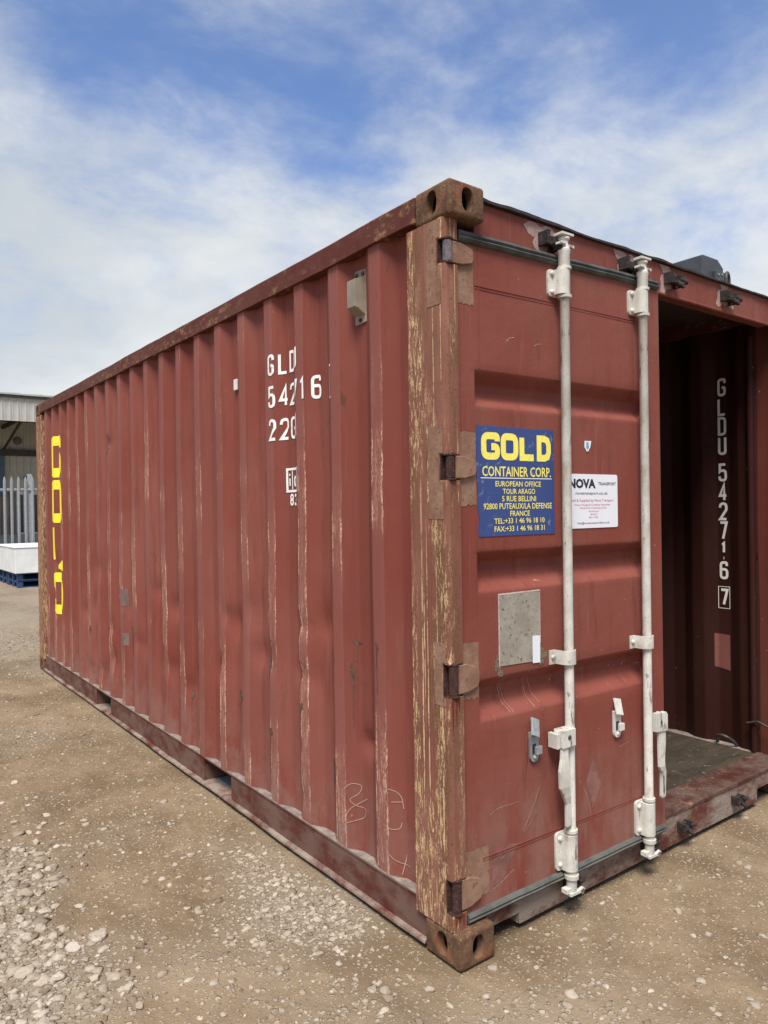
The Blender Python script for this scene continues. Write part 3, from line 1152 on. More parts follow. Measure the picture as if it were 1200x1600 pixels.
# ---- bottom side rails with fork pockets
PK = [(1.742, 2.086), (3.788, 4.150)]
for mir in (0, 1):
    mb = MB()
    def bxm(x0, x1, *a, mi=0):
        if mir:
            x0, x1 = W - x1, W - x0
        mb.box(x0, x1, *a, mi=mi)
    yy = [.178, PK[0][0], PK[0][1], PK[1][0], PK[1][1], LN - .178]
    for i in (0, 2, 4):
        bxm(.015, .021, yy[i], yy[i + 1], .030, .154)
    bxm(.011, .075, .178, LN - .178, .154, .162)            # top flange
    # bottom lip, slightly bent by knocks
    yl = np.linspace(.178, LN - .178, 70)
    vs = []
    for y in yl:
        e = .004 * (fbm(np.array([y * 2.6]), np.array([1.0]), 91, 3)[0] - .5) * 2
        for (x, z) in ((-.006 + e, .016), (.075, .016), (.075, .030), (.015, .030), (-.004 + e, .027)):
            vs.append((x if not mir else W - x, y, z + e * .8))
    fs = []
    for i in range(len(yl) - 1):
        for j in range(5):
            k = (j + 1) % 5
            fs.append((i * 5 + j, i * 5 + k, (i + 1) * 5 + k, (i + 1) * 5 + j))
    fs += [tuple(range(5)), tuple(range((len(yl) - 1) * 5, len(yl) * 5))]
    mb.add(vs, fs, 1)
    mb.build('bottom_side_rail', ['lower_rail_paint', 'sill_paint'], cont, bevel=.002, fix=True)
    # dusty ledge the wall stands on
    lg = MB()
    lg.box(*(( .012, .10) if not mir else (W - .10, W - .012)), .222, LN - .22, .1622, .1650)
    lg.build('wall_ledge', 'ledge_dust', cont)
for (a, b_) in PK:
    mb = MB()
    mb.box(.022, W - .022, a - .006, a, .030, .150)
    mb.box(.022, W - .022, b_, b_ + .006, .030, .150)
    mb.box(.022, W - .022, a, b_, .020, .026, 1)
    mb.box(.022, W - .022, a, b_, .146, .151)
    mb.build('fork_pocket', ['lower_rail_paint', 'concrete'], cont)

# ---- underframe and floor
mb = MB()
mb.box(.08, W - .08, .12, LN - .08, .152, .1665)
fl = mb.build('floor', 'floor_plywood', cont)
fl.location.z = 0
mb = MB()
for k in range(17):
    y = .34 + .34 * k
    if any(a - .03 < y < b_ + .03 for a, b_ in PK):
        continue
    mb.box(.08, W - .08, y, y + .045, .032, .1515)
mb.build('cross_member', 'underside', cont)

# ---- sill
mb = MB()
poly = [(.160, .062), (.335, .062), (.338, .022), (2.07, .022), (2.073, .086), (2.278, .086), (2.278, .150), (.160, .150)]
mb.prism(poly, .054, .062, axis='y')
mb.box(.340, 2.068, .062, .115, .022, .028)
mb.box(.335, .341, .062, .26, .022, .148)
mb.box(2.066, 2.072, .062, .26, .022, .148)
sill = mb.build('door_sill', 'sill_paint', cont, bevel=.002, fix=True)
mb = MB()
vs = []
nxs = 60
for i in range(nxs):
    x = .068 + (2.37 - .068) * i / (nxs - 1)
    e = .003 * (fbm(np.array([x * 5.0]), np.array([4.0]), 95, 3)[0] - .5) * 2
    for (y, z) in ((.050 + e, .150), (.050 + e, .166), (.055 + e, .170), (.195, .174 + e), (.202, .167), (.202, .150)):
        vs.append((x, y, z))
fs = []
for i in range(nxs - 1):
    for j in range(6):
        k = (j + 1) % 6
        fs.append((i * 6 + j, i * 6 + k, (i + 1) * 6 + k, (i + 1) * 6 + j))
fs += [tuple(range(6)), tuple(range((nxs - 1) * 6, nxs * 6))]
mb.add(vs, fs)
mb.build('threshold_plate', 'threshold_paint', cont, bevel=.002, fix=True)

# ---- header with the crumpled dark edge of the roof sheet
mb = MB()
mb.box(.160, 2.278, .052, .120, 2.437, 2.566)
mb.cyl((.16, .058, 2.437), (2.278, .058, 2.437), .008, n=10)
mb.build('door_header', 'header_paint', cont, bevel=.004)
mb = MB()
xs = np.linspace(.164, 2.275, 130)
vs = []
for x in xs:
    e = .006 * (fbm(np.array([x * 9.0]), np.array([2.0]), 33, 3)[0] - .5) * 2
    g_ = .010 * (fbm(np.array([x * 4.0]), np.array([6.0]), 36, 3)[0] - .5) * 2
    for (y, z) in ((.036 + e, 2.566 + g_ * .5), (.036 + e, 2.575 + g_), (.10, 2.583 + g_ * .3), (.10, 2.5665)):
        vs.append((x, y, z))
fs = []
for i in range(len(xs) - 1):
    for j in range(4):
        k = (j + 1) % 4
        fs.append((i * 4 + j, i * 4 + k, (i + 1) * 4 + k, (i + 1) * 4 + j))
fs += [(0, 1, 2, 3), tuple(range((len(xs) - 1) * 4, len(xs) * 4))]
mb.add(vs, fs)
mb.build('roof_edge', 'roof_edge', cont, fix=True)

# ---- cam keepers
def keeper(x, z, top):
    mb = MB()
    k_ = 1.0 if top else .80
    s_ = 1 if top else -1
    y1 = .052 if top else .054
    mb.box(x - .050, x - .036, y1 - .050, y1, z - .022, z + .030)
    mb.box(x + .022, x + .036, y1 - .046, y1, z - .030, z + .026)
    mb.box(x - .036, x + .022, y1 - .020, y1, z - .014, z + .018)
    mb.cyl((x - .028, y1 - .046, z - .006 * s_), (x - .012, y1 - .012, z - .004), .017, .014, n=10)
    mb.tube([(x + .028, y1 - .038, z + .004), (x + .038, y1 - .052, z - .010 * s_), (x + .050, y1 - .054, z - .012 * s_)], [.015, .012, .008], n=8)
    mb.tube([(x - .004, y1 - .03, z - .01), (x + .010, y1 - .055, z - .028), (x + .012, y1 - .060, z - .040)], [.014, .012, .008], n=8)
    if not top:
        mb.v = [(x + (p[0] - x) * k_, y1 + (p[1] - y1) * k_, z + (p[2] - z) * k_) for p in mb.v]
    mb.build('cam_keeper', 'keeper_grease', cont, bevel=.003)
for x in (.535, 1.025, 1.350, 1.822):
    keeper(x, 2.498, True)
for x in (.615, 1.115, 1.390, 1.855):
    keeper(x, .092, False)
# bare primer patches burnt by welding round the header keepers
for k, x in enumerate((.50, 1.02, 1.335, 1.815)):
    mb = MB()
    vs = [(x, .0512, 2.515)]
    N = 22
    for i in range(N):
        a = 2 * math.pi * i / N
        rr = .066 * (1 + .35 * math.sin(a * 3 + k) + .2 * math.sin(a * 7 + 2 * k))
        vs.append((x + rr * math.cos(a), .0512, min(2.562, 2.515 + rr * 1.0 * math.sin(a))))
    mb.add(vs, [(0, 1 + (i + 1) % N, 1 + i) for i in range(N)])
    mb.build('paint_patch', 'primer_pink', cont)

# ------------------------------------------------------------------ door leaf (local: u along leaf, +y inward)
DU0, DU1, DZ0, DZ1 = .033, 1.163, .150, 2.432
REC = [(1.985, 1.944, 1.898, 1.864), (1.363, 1.326, 1.268, 1.226), (.926, .888, .828, .784)]
def door_depth(u, z):
    if not (.1065 < u < 1.0815):
        return 0.0
    k = min(1, (u - .1065) / .006, (1.0815 - u) / .006)
    for a, b_, c_, e in REC:
        if e < z < a:
            q = (a - z) / (a - b_) if z > b_ else ((z - e) / (c_ - e) if z < c_ else 1)
            return .046 * max(0, min(1, q)) * k
    return 0.0
us = sorted(set([DU0, .05, .075, .1065, .1125, 1.0355, 1.0755, 1.0815, 1.11, 1.14, DU1] + [.1125 + (1.0355 - .1125) * k / 22 for k in range(23)]))
zs = [DZ0, DZ1]
for a, b_, c_, e in REC:
    for q in (a, b_, c_, e):
        zs += [q - .006, q, q + .006]
zs = sorted(set(zs + list(np.linspace(DZ0, DZ1, 40))))
def dsm(u, z):
    d_ = sum(door_depth(u, z + k * .002) for k in (-2, -1, 0, 1, 2)) / 5
    if .12 < u < 1.03:
        d_ += .0008 * (math.sin(u * 5.2 + z * 2) * math.sin(z * 4.1 + 1))
    return d_
mb = MB()
vs = [(u, dsm(u, z), z) for z in zs for u in us]
n = len(us)
fs = [(j * n + i, j * n + i + 1, (j + 1) * n + i + 1, (j + 1) * n + i) for j in range(len(zs) - 1) for i in range(n - 1)]
mb.add(vs, fs)
mb.box(DU0, .10, .0022, .055, DZ0, DZ1)
mb.box(1.085, DU1, .0022, .055, DZ0, DZ1)
mb.box(DU0, DU1, .0515, .058, DZ0, DZ1)
mb.box(.10, 1.085, .0022, .045, DZ0, .26)
mb.box(.10, 1.085, .0022, .045, 2.33, DZ1)
door = mb.build('door', 'door_paint', cont, smooth=35)
door.location = (.035, .045, 0)
door.rotation_euler.z = -R(1.5)
door['label'] = 'closed left door leaf with two white locking rods'

def sub(mb, name, mats, bevel=0, smooth=None, fix=False, seg=2):
    return mb.build(name, mats, door, bevel=bevel, smooth=smooth, fix=fix, seg=seg)

# weld seams
for z in (2.272, .318):
    for (dz, y_, h_) in ((0, -.0022, .0035), (-.010, -.0016, .0025)):
        mb = MB()
        mb.box(.112, 1.036, y_, .002, z + dz, z + dz + h_)
        sub(mb, 'weld_seam', 'plain_paint')
mb = MB()
mb.box(.1290, .1320, -.0016, .002, 1.992, 2.43)
sub(mb, 'weld_seam', 'plain_paint')

# gaskets
def gasket(z0, z1, mat, sag=0):
    mb = MB()
    N = 40
    vs = []
    h = z1 - z0
    pf = [(-.002, 0), (-.012, h * .12), (-.017, h * .34), (-.010, h * .5), (-.016, h * .68), (-.011, h * .92), (-.002, h), (.03, h), (.03, 0)]
    for i in range(N):
        u = .036 + (1.150 - .036) * i / (N - 1)
        e = .0008 * math.sin(u * 9) + .0005 * math.sin(u * 31)
        for (y, z) in pf:
            vs.append((u, y, z0 + z + e + sag * u))
    m_ = len(pf)
    fs = []
    for i in range(N - 1):
        for j in range(m_):
            k = (j + 1) % m_
            fs.append((i * m_ + j, i * m_ + k, (i + 1) * m_ + k, (i + 1) * m_ + j))
    fs += [tuple(range(m_)), tuple(range((N - 1) * m_, N * m_))]
    mb.add(vs, fs)
    return sub(mb, 'gasket', mat, smooth=40, fix=True)
gasket(2.405, 2.446, 'rubber', .014)
gasket(.120, .153, 'dusty_rubber', .014)
mb = MB()
mb.box(1.1632, 1.172, .004, .05, .155, 2.42)
sub(mb, 'gasket', 'rubber', bevel=.002)

# hinges
for i, (a, b_) in enumerate(HZ):
    mb = MB()
    pm = 0 if i else 1
    mb.cyl((-.010, -.005, a + .006), (-.010, -.005, b_ - .006), .0165, n=14, mi=pm)
    mb.cyl((-.010, -.005, a - .002), (-.010, -.005, a + .006), .019, n=14, mi=0)
    mb.cyl((-.010, -.005, b_ - .006), (-.010, -.005, b_ + .004), .019, n=14, mi=0)
    h = b_ - a
    zc = (a + b_) / 2
    # strap tapering to a rounded tip
    st = [(-.004, zc - h * .44), (.050, zc - h * .42), (.092, zc - h * .30), (.100, zc - h * .15), (.100, zc + h * .17), (.090, zc + h * .30), (.045, zc + h * .44), (-.004, zc + h * .46)]
    mb.prism(st, -.013, .001, axis='y', mi=2)
    sub(mb, 'hinge', ['hinge_rust', 'hinge_scale', 'tan_primer'], bevel=.003, fix=True)
    # primer patch brushed round the hinge
    pz = [(2.205, 2.402), (1.525, 1.772), (.870, 1.060), (.196, .360)][i]
    pu = (.108, .108, .108, .142)[i]
    mb = MB()
    jag = []
    for k in range(9):
        u = .034 + (pu - .034) * k / 8
        jag.append((u, pz[0] + random.uniform(-.006, .006)))
    jag += [(pu + random.uniform(-.002, .001), pz[0] + (pz[1] - pz[0]) * k / 6) for k in range(1, 6)]
    for k in range(9):
        u = pu - (pu - .034) * k / 8
        jag.append((u, pz[1] + random.uniform(-.004, .004)))
    if i == 2:
        jag = [(min(u, .1055), z) for u, z in jag]
    mb.add([(u, -.0012, z) for u, z in jag], [tuple(range(len(jag)))])
    sub(mb, 'primer_patch', 'tan_primer')

# primer patches on the post's outer face
for (y0, y1, z0, z1) in ((.048, .118, 2.19, 2.47), (.048, .125, 1.48, 1.79), (.048, .105, .86, 1.07)):
    mb = MB()
    jag = [(y0, z0 + random.uniform(-.01, .01))] + [(y0 + (y1 - y0) * k / 6, z0 + random.uniform(-.012, .012)) for k in range(1, 7)]
    jag += [(y1 + random.uniform(-.003, .003), z0 + (z1 - z0) * k / 6) for k in range(1, 6)]
    jag += [(y1 - (y1 - y0) * k / 6, z1 + random.uniform(-.01, .01)) for k in range(0, 7)]
    hzs = [h for h in HZ if h[0] > z0 - .1 and h[1] < z1 + .1][0]
    # split into a piece above, below and behind the hinge notch
    def piece(a0, a1, b0, b1):
        bm_ = [(a0, b0), (a1, b0), (a1, b1), (a0, b1)]
        return bm_
    for q in (piece(y0, y1, z0, hzs[0] - .004), piece(y0, y1, hzs[1] + .004, z1), piece(.068, y1, hzs[0] - .004, hzs[1] + .004)):
        n0 = len(q)
        mb.add([(-.0014, y, z) for y, z in q], [tuple(range(n0))])
    mb.build('primer_patch', 'tan_primer', cont)

# ---- locking rods
RODS = (.522, 1.000)
for i, uc in enumerate(RODS):
    yr_ = -.036
    mb = MB()
    lean = .014 if i == 0 else .010
    mb.lathe((0, 0, 0), [(.0001, .100), (.017, .100), (.0185, .105), (.0195, .155), (.0195, .330), (.0176, .335), (.0176, 2.30), (.0215, 2.305), (.0215, 2.445), (.0245, 2.452),
                         (.0245, 2.462), (.017, 2.470), (.015, 2.495), (.021, 2.500), (.021, 2.507), (.0001, 2.508)], n=24)
    # collars
    for (za, zb, r_) in ((2.283, 2.296, .0265), (2.388, 2.400, .0265), (.312, .325, .0245), (.142, .158, .0265)):
        mb.lathe((0, 0, 0), [(.019, za), (r_, za + .001), (r_, zb - .001), (.019, zb)], n=24)
    # cams: flat jaws at both ends
    mb.box(-.034, .030, -.022, .016, 2.512, 2.520)
    mb.box(-.012, .012, -.014, .014, 2.495, 2.514)
    mb.box(-.036, -.010, -.020, .012, 2.478, 2.486)
    mb.box(.010, .036, -.018, .004, 2.470, 2.480)
    mb.box(-.026, .030, -.020, .020, .086, .096)
    mb.box(-.014, .012, -.016, .014, .092, .106)
    mb.tube([(.018, -.012, .092), (.034, -.020, .104), (.046, -.018, .096), (.048, -.010, .075)], [.007, .006, .005, .005], n=8)
    mb.box(-.040, -.012, -.012, .014, .096, .112)
    ro = sub(mb, 'locking_rod', 'white_rod_paint', smooth=40, fix=True)
    ro.location = (uc + (lean * .0), yr_, 0)
    ro.rotation_euler.y = (.003, .002)[i]
    # brackets
    def bracket(z0, z1, u0, u1, name='rod_bracket'):
        mb = MB()
        h = z1 - z0
        # plate with rounded left corners
        pts = []
        r_ = .014
        for (cx, cz, a0) in ((u0 + r_, z0 + r_, 180), (uc + .03, z0 + .002, 270), (uc + .03, z1 - .002, 0), (u0 + r_, z1 - r_, 90)):
            if cx > uc:
                pts.append((cx, cz))
            else:
                pts += [(cx + r_ * math.cos(R(a0 + k * 22.5)), cz + r_ * math.sin(R(a0 + k * 22.5))) for k in range(5)]
        mb.prism(pts, -.010, .001, axis='y')
        # half shell over the rod
        N = 14
        vs, fs = [], []
        for zz in (z0 + .004, z1 - .004):
            for k in range(N + 1):
                a = math.pi * (1 + k / N)
                vs.append((uc + .027 * math.cos(a), yr_ + .025 * math.sin(a) + .002, zz))
            vs.append((uc + .027, -.008, zz))
            vs.append((uc - .027, -.008, zz))
        m_ = N + 3
        for k in range(m_):
            fs.append((k, (k + 1) % m_, m_ + (k + 1) % m_, m_ + k))
        fs += [tuple(range(m_)), tuple(range(m_, 2 * m_))]
        mb.add(vs, fs)
        for zz in (z0 + h * .16, z1 - h * .16):
            mb.lathe((u0 + .017, -.010, zz), [(.010, 0), (.010, .004), (.006, .009), (.0001, .010)], n=10, axis=Vector((0, -1, 0)))
        for zz in (z0 + h * .25, z1 - h * .25):
            mb.cyl((uc + .0265, -.040, zz), (uc + .0285, -.040, zz), .0045, n=8, mi=1)
        return sub(mb, name, ['white_rod_paint', 'print_black'], bevel=.0025, smooth=40, fix=True)
    bracket(2.292, 2.392, uc - .050, uc + .035)
    bracket(.168, .310, uc - .050, uc + .035)
    # middle saddle strap
    mb = MB()
    z0, z1 = .934, .986
    N = 12
    path = [(uc - .064, -.004), (uc - .034, -.004)] + [(uc + .030 * math.cos(math.pi * (1 + k / N)), yr_ + .026 * math.sin(math.pi * (1 + k / N))) for k in range(N + 1)] + [(uc + .034, -.004), (uc + .046, -.004)]
    inner = [(x, y + .006) for x, y in path]
    poly = path + inner[::-1]
    mm = len(poly)
    vs = [(x, y, z0) for x, y in poly] + [(x, y, z1) for x, y in poly]
    L_ = len(path)
    fs = [(k, (k + 1) % mm, mm + (k + 1) % mm, mm + k) for k in range(mm)]
    for k in range(L_ - 1):
        fs.append((k, k + 1, mm - 2 - k, mm - 1 - k))
        fs.append((mm + k, mm + mm - 1 - k, mm + mm - 2 - k, mm + k + 1))
    mb.add(vs, fs)
    mb.lathe((uc - .048, -.004, .960), [(.010, 0), (.010, .004), (.006, .009), (.0001, .010)], n=10, axis=Vector((0, -1, 0)))
    sub(mb, 'rod_strap', 'white_rod_paint', bevel=.0015, smooth=40, fix=True)

# ---- handles
def lever(path, wid, thick, mb, mi=0):
    """flat bar along a path of (u, y, z), width across u"""
    vs = []
    n = len(path)
    for (u, y, z), w_ in zip(path, wid):
        vs += [(u - w_ / 2, y - thick / 2, z), (u + w_ / 2, y - thick / 2, z), (u + w_ / 2, y + thick / 2, z), (u - w_ / 2, y + thick / 2, z)]
    fs = [(0, 1, 2, 3), tuple(range((n - 1) * 4, n * 4))]
    for i in range(n - 1):
        for j in range(4):
            k = (j + 1) % 4
            fs.append((i * 4 + j, i * 4 + k, (i + 1) * 4 + k, (i + 1) * 4 + j))
    mb.add(vs, fs, mi)

mb = MB()
mb.box(.452, .522, -.066, -.022, .640, .704)
mb.box(.430, .446, -.058, -.014, .640, .694)
mb.box(.444, .500, -.050, -.030, .676, .700)
mb.lathe((.487, -.066, .676), [(.009, 0), (.009, .003), (.0001, .005)], n=10, axis=Vector((0, -1, 0)), mi=1)
lever([(.474, -.052, .645), (.468, -.056, .600), (.458, -.062, .560), (.458, -.064, .500), (.476, -.058, .460), (.492, -.050, .430), (.494, -.048, .345)],
      [.034, .036, .050, .050, .034, .026, .026], .012, mb)
sub(mb, 'door_handle', ['white_rod_paint', 'steel_dark'], bevel=.004, fix=True)
mb = MB()
mb.prism([(1.020, .592), (1.090, .586), (1.100, .594), (1.100, .652), (1.090, .664), (1.020, .668)], -.062, -.044, axis='y')
mb.box(1.092, 1.101, -.044, -.012, .594, .655)
mb.lathe((1.055, -.062, .628), [(.006, 0), (.006, .002), (.0001, .003)], n=10, axis=Vector((0, -1, 0)), mi=1)
lever([(1.070, -.050, .592), (1.068, -.052, .540), (1.062, -.054, .480), (1.060, -.056, .445), (1.076, -.052, .420), (1.074, -.050, .320), (1.073, -.049, .312)],
      [.046, .044, .036, .036, .030, .028, .018], .012, mb)
lever([(1.072, -.0572, .405), (1.0735, -.0562, .335)], [.006, .006], .003, mb, 1)
sub(mb, 'door_handle', ['white_rod_paint', 'steel_dark'], bevel=.004, fix=True)

# ---- handle hasps
def hasp(uc, zb, zt, mat, tilt):
    mb = MB()
    hw = .0215
    pts = [(uc + hw, zt - .045)]
    pts += [(uc - hw, zt - .045)]
    pts += [(uc + hw * math.cos(R(a)), zb + hw + hw * math.sin(R(a))) for a in range(180, 361, 20)]
    mb.prism(pts, -.011, .0, axis='y')
    M = Matrix.Translation((uc - .002, -.016, zt - .030)) @ Matrix.Rotation(R(tilt), 4, 'Y') @ Matrix.Rotation(R(-22), 4, 'X')
    mb.box(-.020, .020, -.004, .004, -.030, .034, M=M)
    mb.box(uc - .013, uc + .006, -.0125, -.0105, zb + .030, zb + .066, mi=1)
    mb.box(uc - .002, uc + .026, -.024, -.010, zb + .028, zb + .056)
    mb.lathe((uc, -.011, zb + .016), [(.008, 0), (.007, .004), (.0001, .006)], n=10, axis=Vector((0, -1, 0)))
    sub(mb, 'handle_hasp', [mat, 'print_black'], bevel=.003, fix=True)
hasp(.364, .598, .752, 'galvanised', 24)
hasp(.840, .594, .746, 'white_rod_paint', 14)

# ---- stickers and plates on the door
def signmesh(name, mats, plate, items):
    """plate: outline (u,z); items: (parts2d, mat index, lift)"""
    mb = MB()
    mb.prism(plate, -.0024, -.0002, axis='y', mi=0)
    for vs, fs, mi, lift in items:
        V2 = [(v[0], -.0024 - lift - (v[2] if len(v) > 2 else 0), v[1]) for v in vs]
        mb.add(V2, fs, mi)
    return sub(mb, name, mats)

u0, u1, z1, z0 = .109, .496, 1.797, 1.416
def fx(a):
    return u0 + (u1 - u0) * a
def fz(a):
    return z1 - (z1 - z0) * a
items = []
for ch, a, b_ in (('G', .055, .285), ('O', .297, .520), ('L', .535, .752), ('D', .765, .958)):
    for vs, fs in glyph(ch, fx(a), fz(.305), fx(b_) - fx(a), fz(.055) - fz(.305), .0245, r=(.022 if ch in 'GO' else None)):
        items.append((vs, fs, 1, .0006))
for body, a, b_, ta, tb, bo in (('CONTAINER CORP.', .065, .955, .362, .455, .012), ('EUROPEAN OFFICE', .225, .815, .497, .547, .008), ('TOUR ARAGO', .315, .735, .567, .615, .008),
                                ('5 RUE BELLINI', .305, .745, .634, .684, .008), ('92800 PUTEAUX/LA DEFENSE', .075, .962, .700, .755, .008), ('FRANCE', .405, .660, .771, .821, .008),
                                ('TEL:+33 1 46 96 18 10', .205, .858, .838, .888, .008), ('FAX:+33 1 46 96 18 31', .205, .858, .910, .960, .008)):
    vs, fs = text_geo(body, fx(a), fx(b_), fz(tb), fz(ta), bo)
    items.append((vs, fs, 1, .0005))
items.append(([(fx(.045), fz(.474)), (fx(.965), fz(.474)), (fx(.965), fz(.466)), (fx(.045), fz(.466))], [(0, 1, 2, 3)], 2, .0005))
pl_ = [(u0 + .006, z0 + .002), (u0 + .02, z0), (u1, z0), (u1, z1), (u0, z1), (u0 + .001, z0 + .20), (u0 + .004, z0 + .15), (u0 + .003, z0 + .10), (u0 + .010, z0 + .06), (u0 + .006, z0 + .03)]
signmesh('company_sticker', ['sign_blue', 'sign_yellow', 'vinyl_white'], pl_, items)['label'] = 'blue sticker with yellow GOLD CONTAINER CORP. lettering'

n0, n1, m1, m0 = .552, .869, 1.639, 1.431
def gx_(p):      # pixel column of the close-up to leaf position
    return .571 + (p - 745) / (1115 - 745) * (.868 - .571)
def gz_(f):
    return m1 - (m1 - m0) * f
items = []
for body, a, b_, ta, tb, mi, bo in (('NOVA', 752, 948, .085, .265, 1, .05), ('TRANSPORT', 967, 1104, .145, .205, 1, .012), ('novatransport.co.uk', 800, 1038, .325, .395, 1, .006),
                                    ('Sold & Supplied by Nova Transport', 762, 1085, .460, .525, 2, 0), ('Heavy Haulage & Container Specialists', 792, 1057, .550, .594, 2, 0),
                                    ('Worthy Rd, Chittening Ind Est', 828, 1028, .610, .652, 2, 0), ('Avonmouth', 892, 968, .672, .704, 2, 0), ('Bristol', 908, 955, .728, .760, 2, 0),
                                    ('BS11 0YB', 897, 962, .786, .820, 2, 0), ('info@novatransportltd.co.uk', 810, 1050, .885, .935, 1, .003)):
    vs, fs = text_geo(body, gx_(a), gx_(b_), gz_(tb), gz_(ta), bo)
    items.append((vs, fs, mi, .0005))
q = .008
signmesh('dealer_sticker', ['vinyl_white', 'print_black', 'print_red'], [(n0, m0), (n1 - q, m0), (n1 - q * .3, m0 + q * .3), (n1, m0 + q), (n1, m1 - q), (n1 - q * .3, m1 - q * .3), (n1 - q, m1), (n0, m1)], items)['label'] = 'white dealer sticker reading NOVA TRANSPORT'

signmesh('metal_plate', ['aged_aluminium'], [(.207, .962), (.408, .957), (.410, 1.204), (.400, 1.209), (.206, 1.211)], [])
for (a, b_, c_, e) in ((.203, .4115, 1.2105, 1.2145), (.2025, .2065, .958, 1.212), (.4098, .4125, 1.02, 1.208)):
    mb = MB()
    mb.box(a, b_, -.0019, .0002, c_, e)
    sub(mb, 'glue_residue', 'glue_residue')
for (a, b_, c_, e) in ((.180, .206, .945, 1.000), (.396, .440, .940, 1.005), (.196, .222, .925, .956)):
    mb = MB()
    N = 16
    cx, cz = (a + b_) / 2, (c_ + e) / 2
    vs = [(cx, -.0016, cz)] + [(cx + (b_ - a) * .5 * (1 + .3 * math.sin(3 * t_ * .39 + a * 50)) * math.cos(t_ * 2 * math.pi / N), -.0016,
                               cz + (e - c_) * .5 * (1 + .25 * math.sin(5 * t_ * .39)) * math.sin(t_ * 2 * math.pi / N)) for t_ in range(N)]
    mb.add(vs, [(0, 1 + (i + 1) % N, 1 + i) for i in range(N)])
    sub(mb, 'stain', 'brown_residue')
mb = MB()
mb.prism([(.369, .952), (.407, .950), (.408, 1.048), (.369, 1.050)], -.0036, -.0027, axis='y')
sub(mb, 'label_strip', 'vinyl_white')
mb = MB()
mb.prism([(.674, 1.767), (.673, 1.742), (.684, 1.727), (.694, 1.727), (.706, 1.745), (.712, 1.768)], -.0022, -.0002, axis='y')
mb.prism([(.682, 1.762), (.681, 1.742), (.690, 1.734), (.697, 1.744), (.693, 1.764)], -.0030, -.0024, axis='y', mi=1)
sub(mb, 'sticker_scrap', ['vinyl_white', 'scrap_teal'])

# scratches on the leaf
for l, w_ in (([(.150, .458), (.170, .468), (.200, .472), (.290, .470)], .0014), ([(.40, .505), (.37, .45), (.31, .36)], .0016), ([(.16, .20), (.20, .212), (.26, .238)], .0022), ([(.26, 2.10), (.275, 2.113), (.30, 2.118)], .0025),
              ([(.40, 2.10), (.42, 2.110), (.44, 2.110)], .0016), ([(.235, .93), (.232, .89), (.262, .79)], .0016), ([(.250, .93), (.244, .89), (.276, .79)], .0014), ([(.355, .93), (.360, .89), (.385, .79)], .0016),
              ([(.375, .93), (.385, .89), (.420, .80)], .0014), ([(.112, .262), (.15, .278), (.22, .300)], .0012), ([(.62, .47), (.66, .40), (.68, .33)], .0012), ([(.86, .55), (.92, .56)], .0012)):
    pts = []
    for i in range(len(l) - 1):
        for k in range(10):
            f_ = k / 10
            pts.append((l[i][0] + (l[i + 1][0] - l[i][0]) * f_ + random.uniform(-.0008, .0008), l[i][1] + (l[i + 1][1] - l[i][1]) * f_ + random.uniform(-.0005, .0005)))
    pts.append(l[-1])
    vs, fs = stroke(pts, [w_ * random.uniform(.4, 1.3) for _ in range(20)], 0)
    mb = MB()
    mb.add([(a, dsm(a, b_) - .0006 - c_, b_) for a, b_, c_ in vs], fs)
    sub(mb, 'scratch', 'chalk')

# pale smears rubbed across the lower leaf
for pts in ([(.150, .205), (.205, .215), (.285, .325), (.240, .335), (.160, .300)], [(.655, .46), (.700, .545), (.745, .43), (.690, .345), (.672, .40)], [(.30, .34), (.36, .40), (.40, .50), (.385, .40)]):
    mb = MB()
    mb.add([(u_, dsm(u_, z_) - .0009, z_) for u_, z_ in pts], [tuple(range(len(pts)))])
    sub(mb, 'smear', 'smear')

# rust that has run down below the hinges
def drip(par, fx_, x0, z0, wd, ln):
    n_ = 12
    vs, fs = [], []
    for k in range(n_ + 1):
        t_ = k / n_
        w_ = wd * (1 - t_) ** .7 * random.uniform(.7, 1.15)
        vs += [fx_(x0 - w_ / 2, z0 - ln * t_), fx_(x0 + w_ / 2, z0 - ln * t_)]
    fs = [(2 * k, 2 * k + 2, 2 * k + 3, 2 * k + 1) for k in range(n_)]
    MB().add(vs, fs).build('rust_drip', 'rust_drip', par)
for (x0, z0, wd, ln) in ((.012, .888, .011, .13), (.028, .888, .012, .10), (.040, .888, .010, .05), (.014, .170, .014, .045), (.030, .170, .016, .030), (.046, .170, .010, .040)):
    drip(cont, lambda a, b_: (a, .0302, b_), x0, z0, wd, ln)
for (u_, z0, wd, ln) in ((.352, .70, .006, .17), (.345, .69, .004, .10)):
    drip(door, lambda a, b_: (a - (.70 - b_) * .18, dsm(a, b_) - .0012, b_), u_, z0, wd, ln)

# ------------------------------------------------------------------ markings on the side wall
cutsL = fold_ys(PHASE, .2, 5.85)
def row(chars, y_first, pitch, z, h, wdt, sw):
    parts = []
    for k, ch in enumerate(chars):
        if ch == ' ':
            continue
        c = y_first - pitch * k
        for vs, fs in glyph(ch, -wdt / 2, z, wdt, h, sw):
            parts.append(([(c - v[0], v[1], v[2]) for v in vs], fs))
    return parts
drape('serial_marking', row('GLDU', 1.246, .070, 2.138, .098, .050, .0135), side_x, cutsL, 'white_marking', cont)
drape('serial_marking', row('542716', 1.243, .070, 1.990, .100, .052, .0135), side_x, cutsL, 'white_marking', cont)
drape('serial_marking', row('22G1', 1.240, .070, 1.838, .100, .052, .0135), side_x, cutsL, 'white_marking', cont)
bx_ = [stroke([(.758, 1.975), (.758, 2.105)], .007), stroke([(.762, 2.104), (.742, 2.106)], .007), stroke([(.762, 1.976), (.744, 1.974)], .007)]
drape('check_digit_box', bx_, side_x, cutsL, 'white_marking', cont)
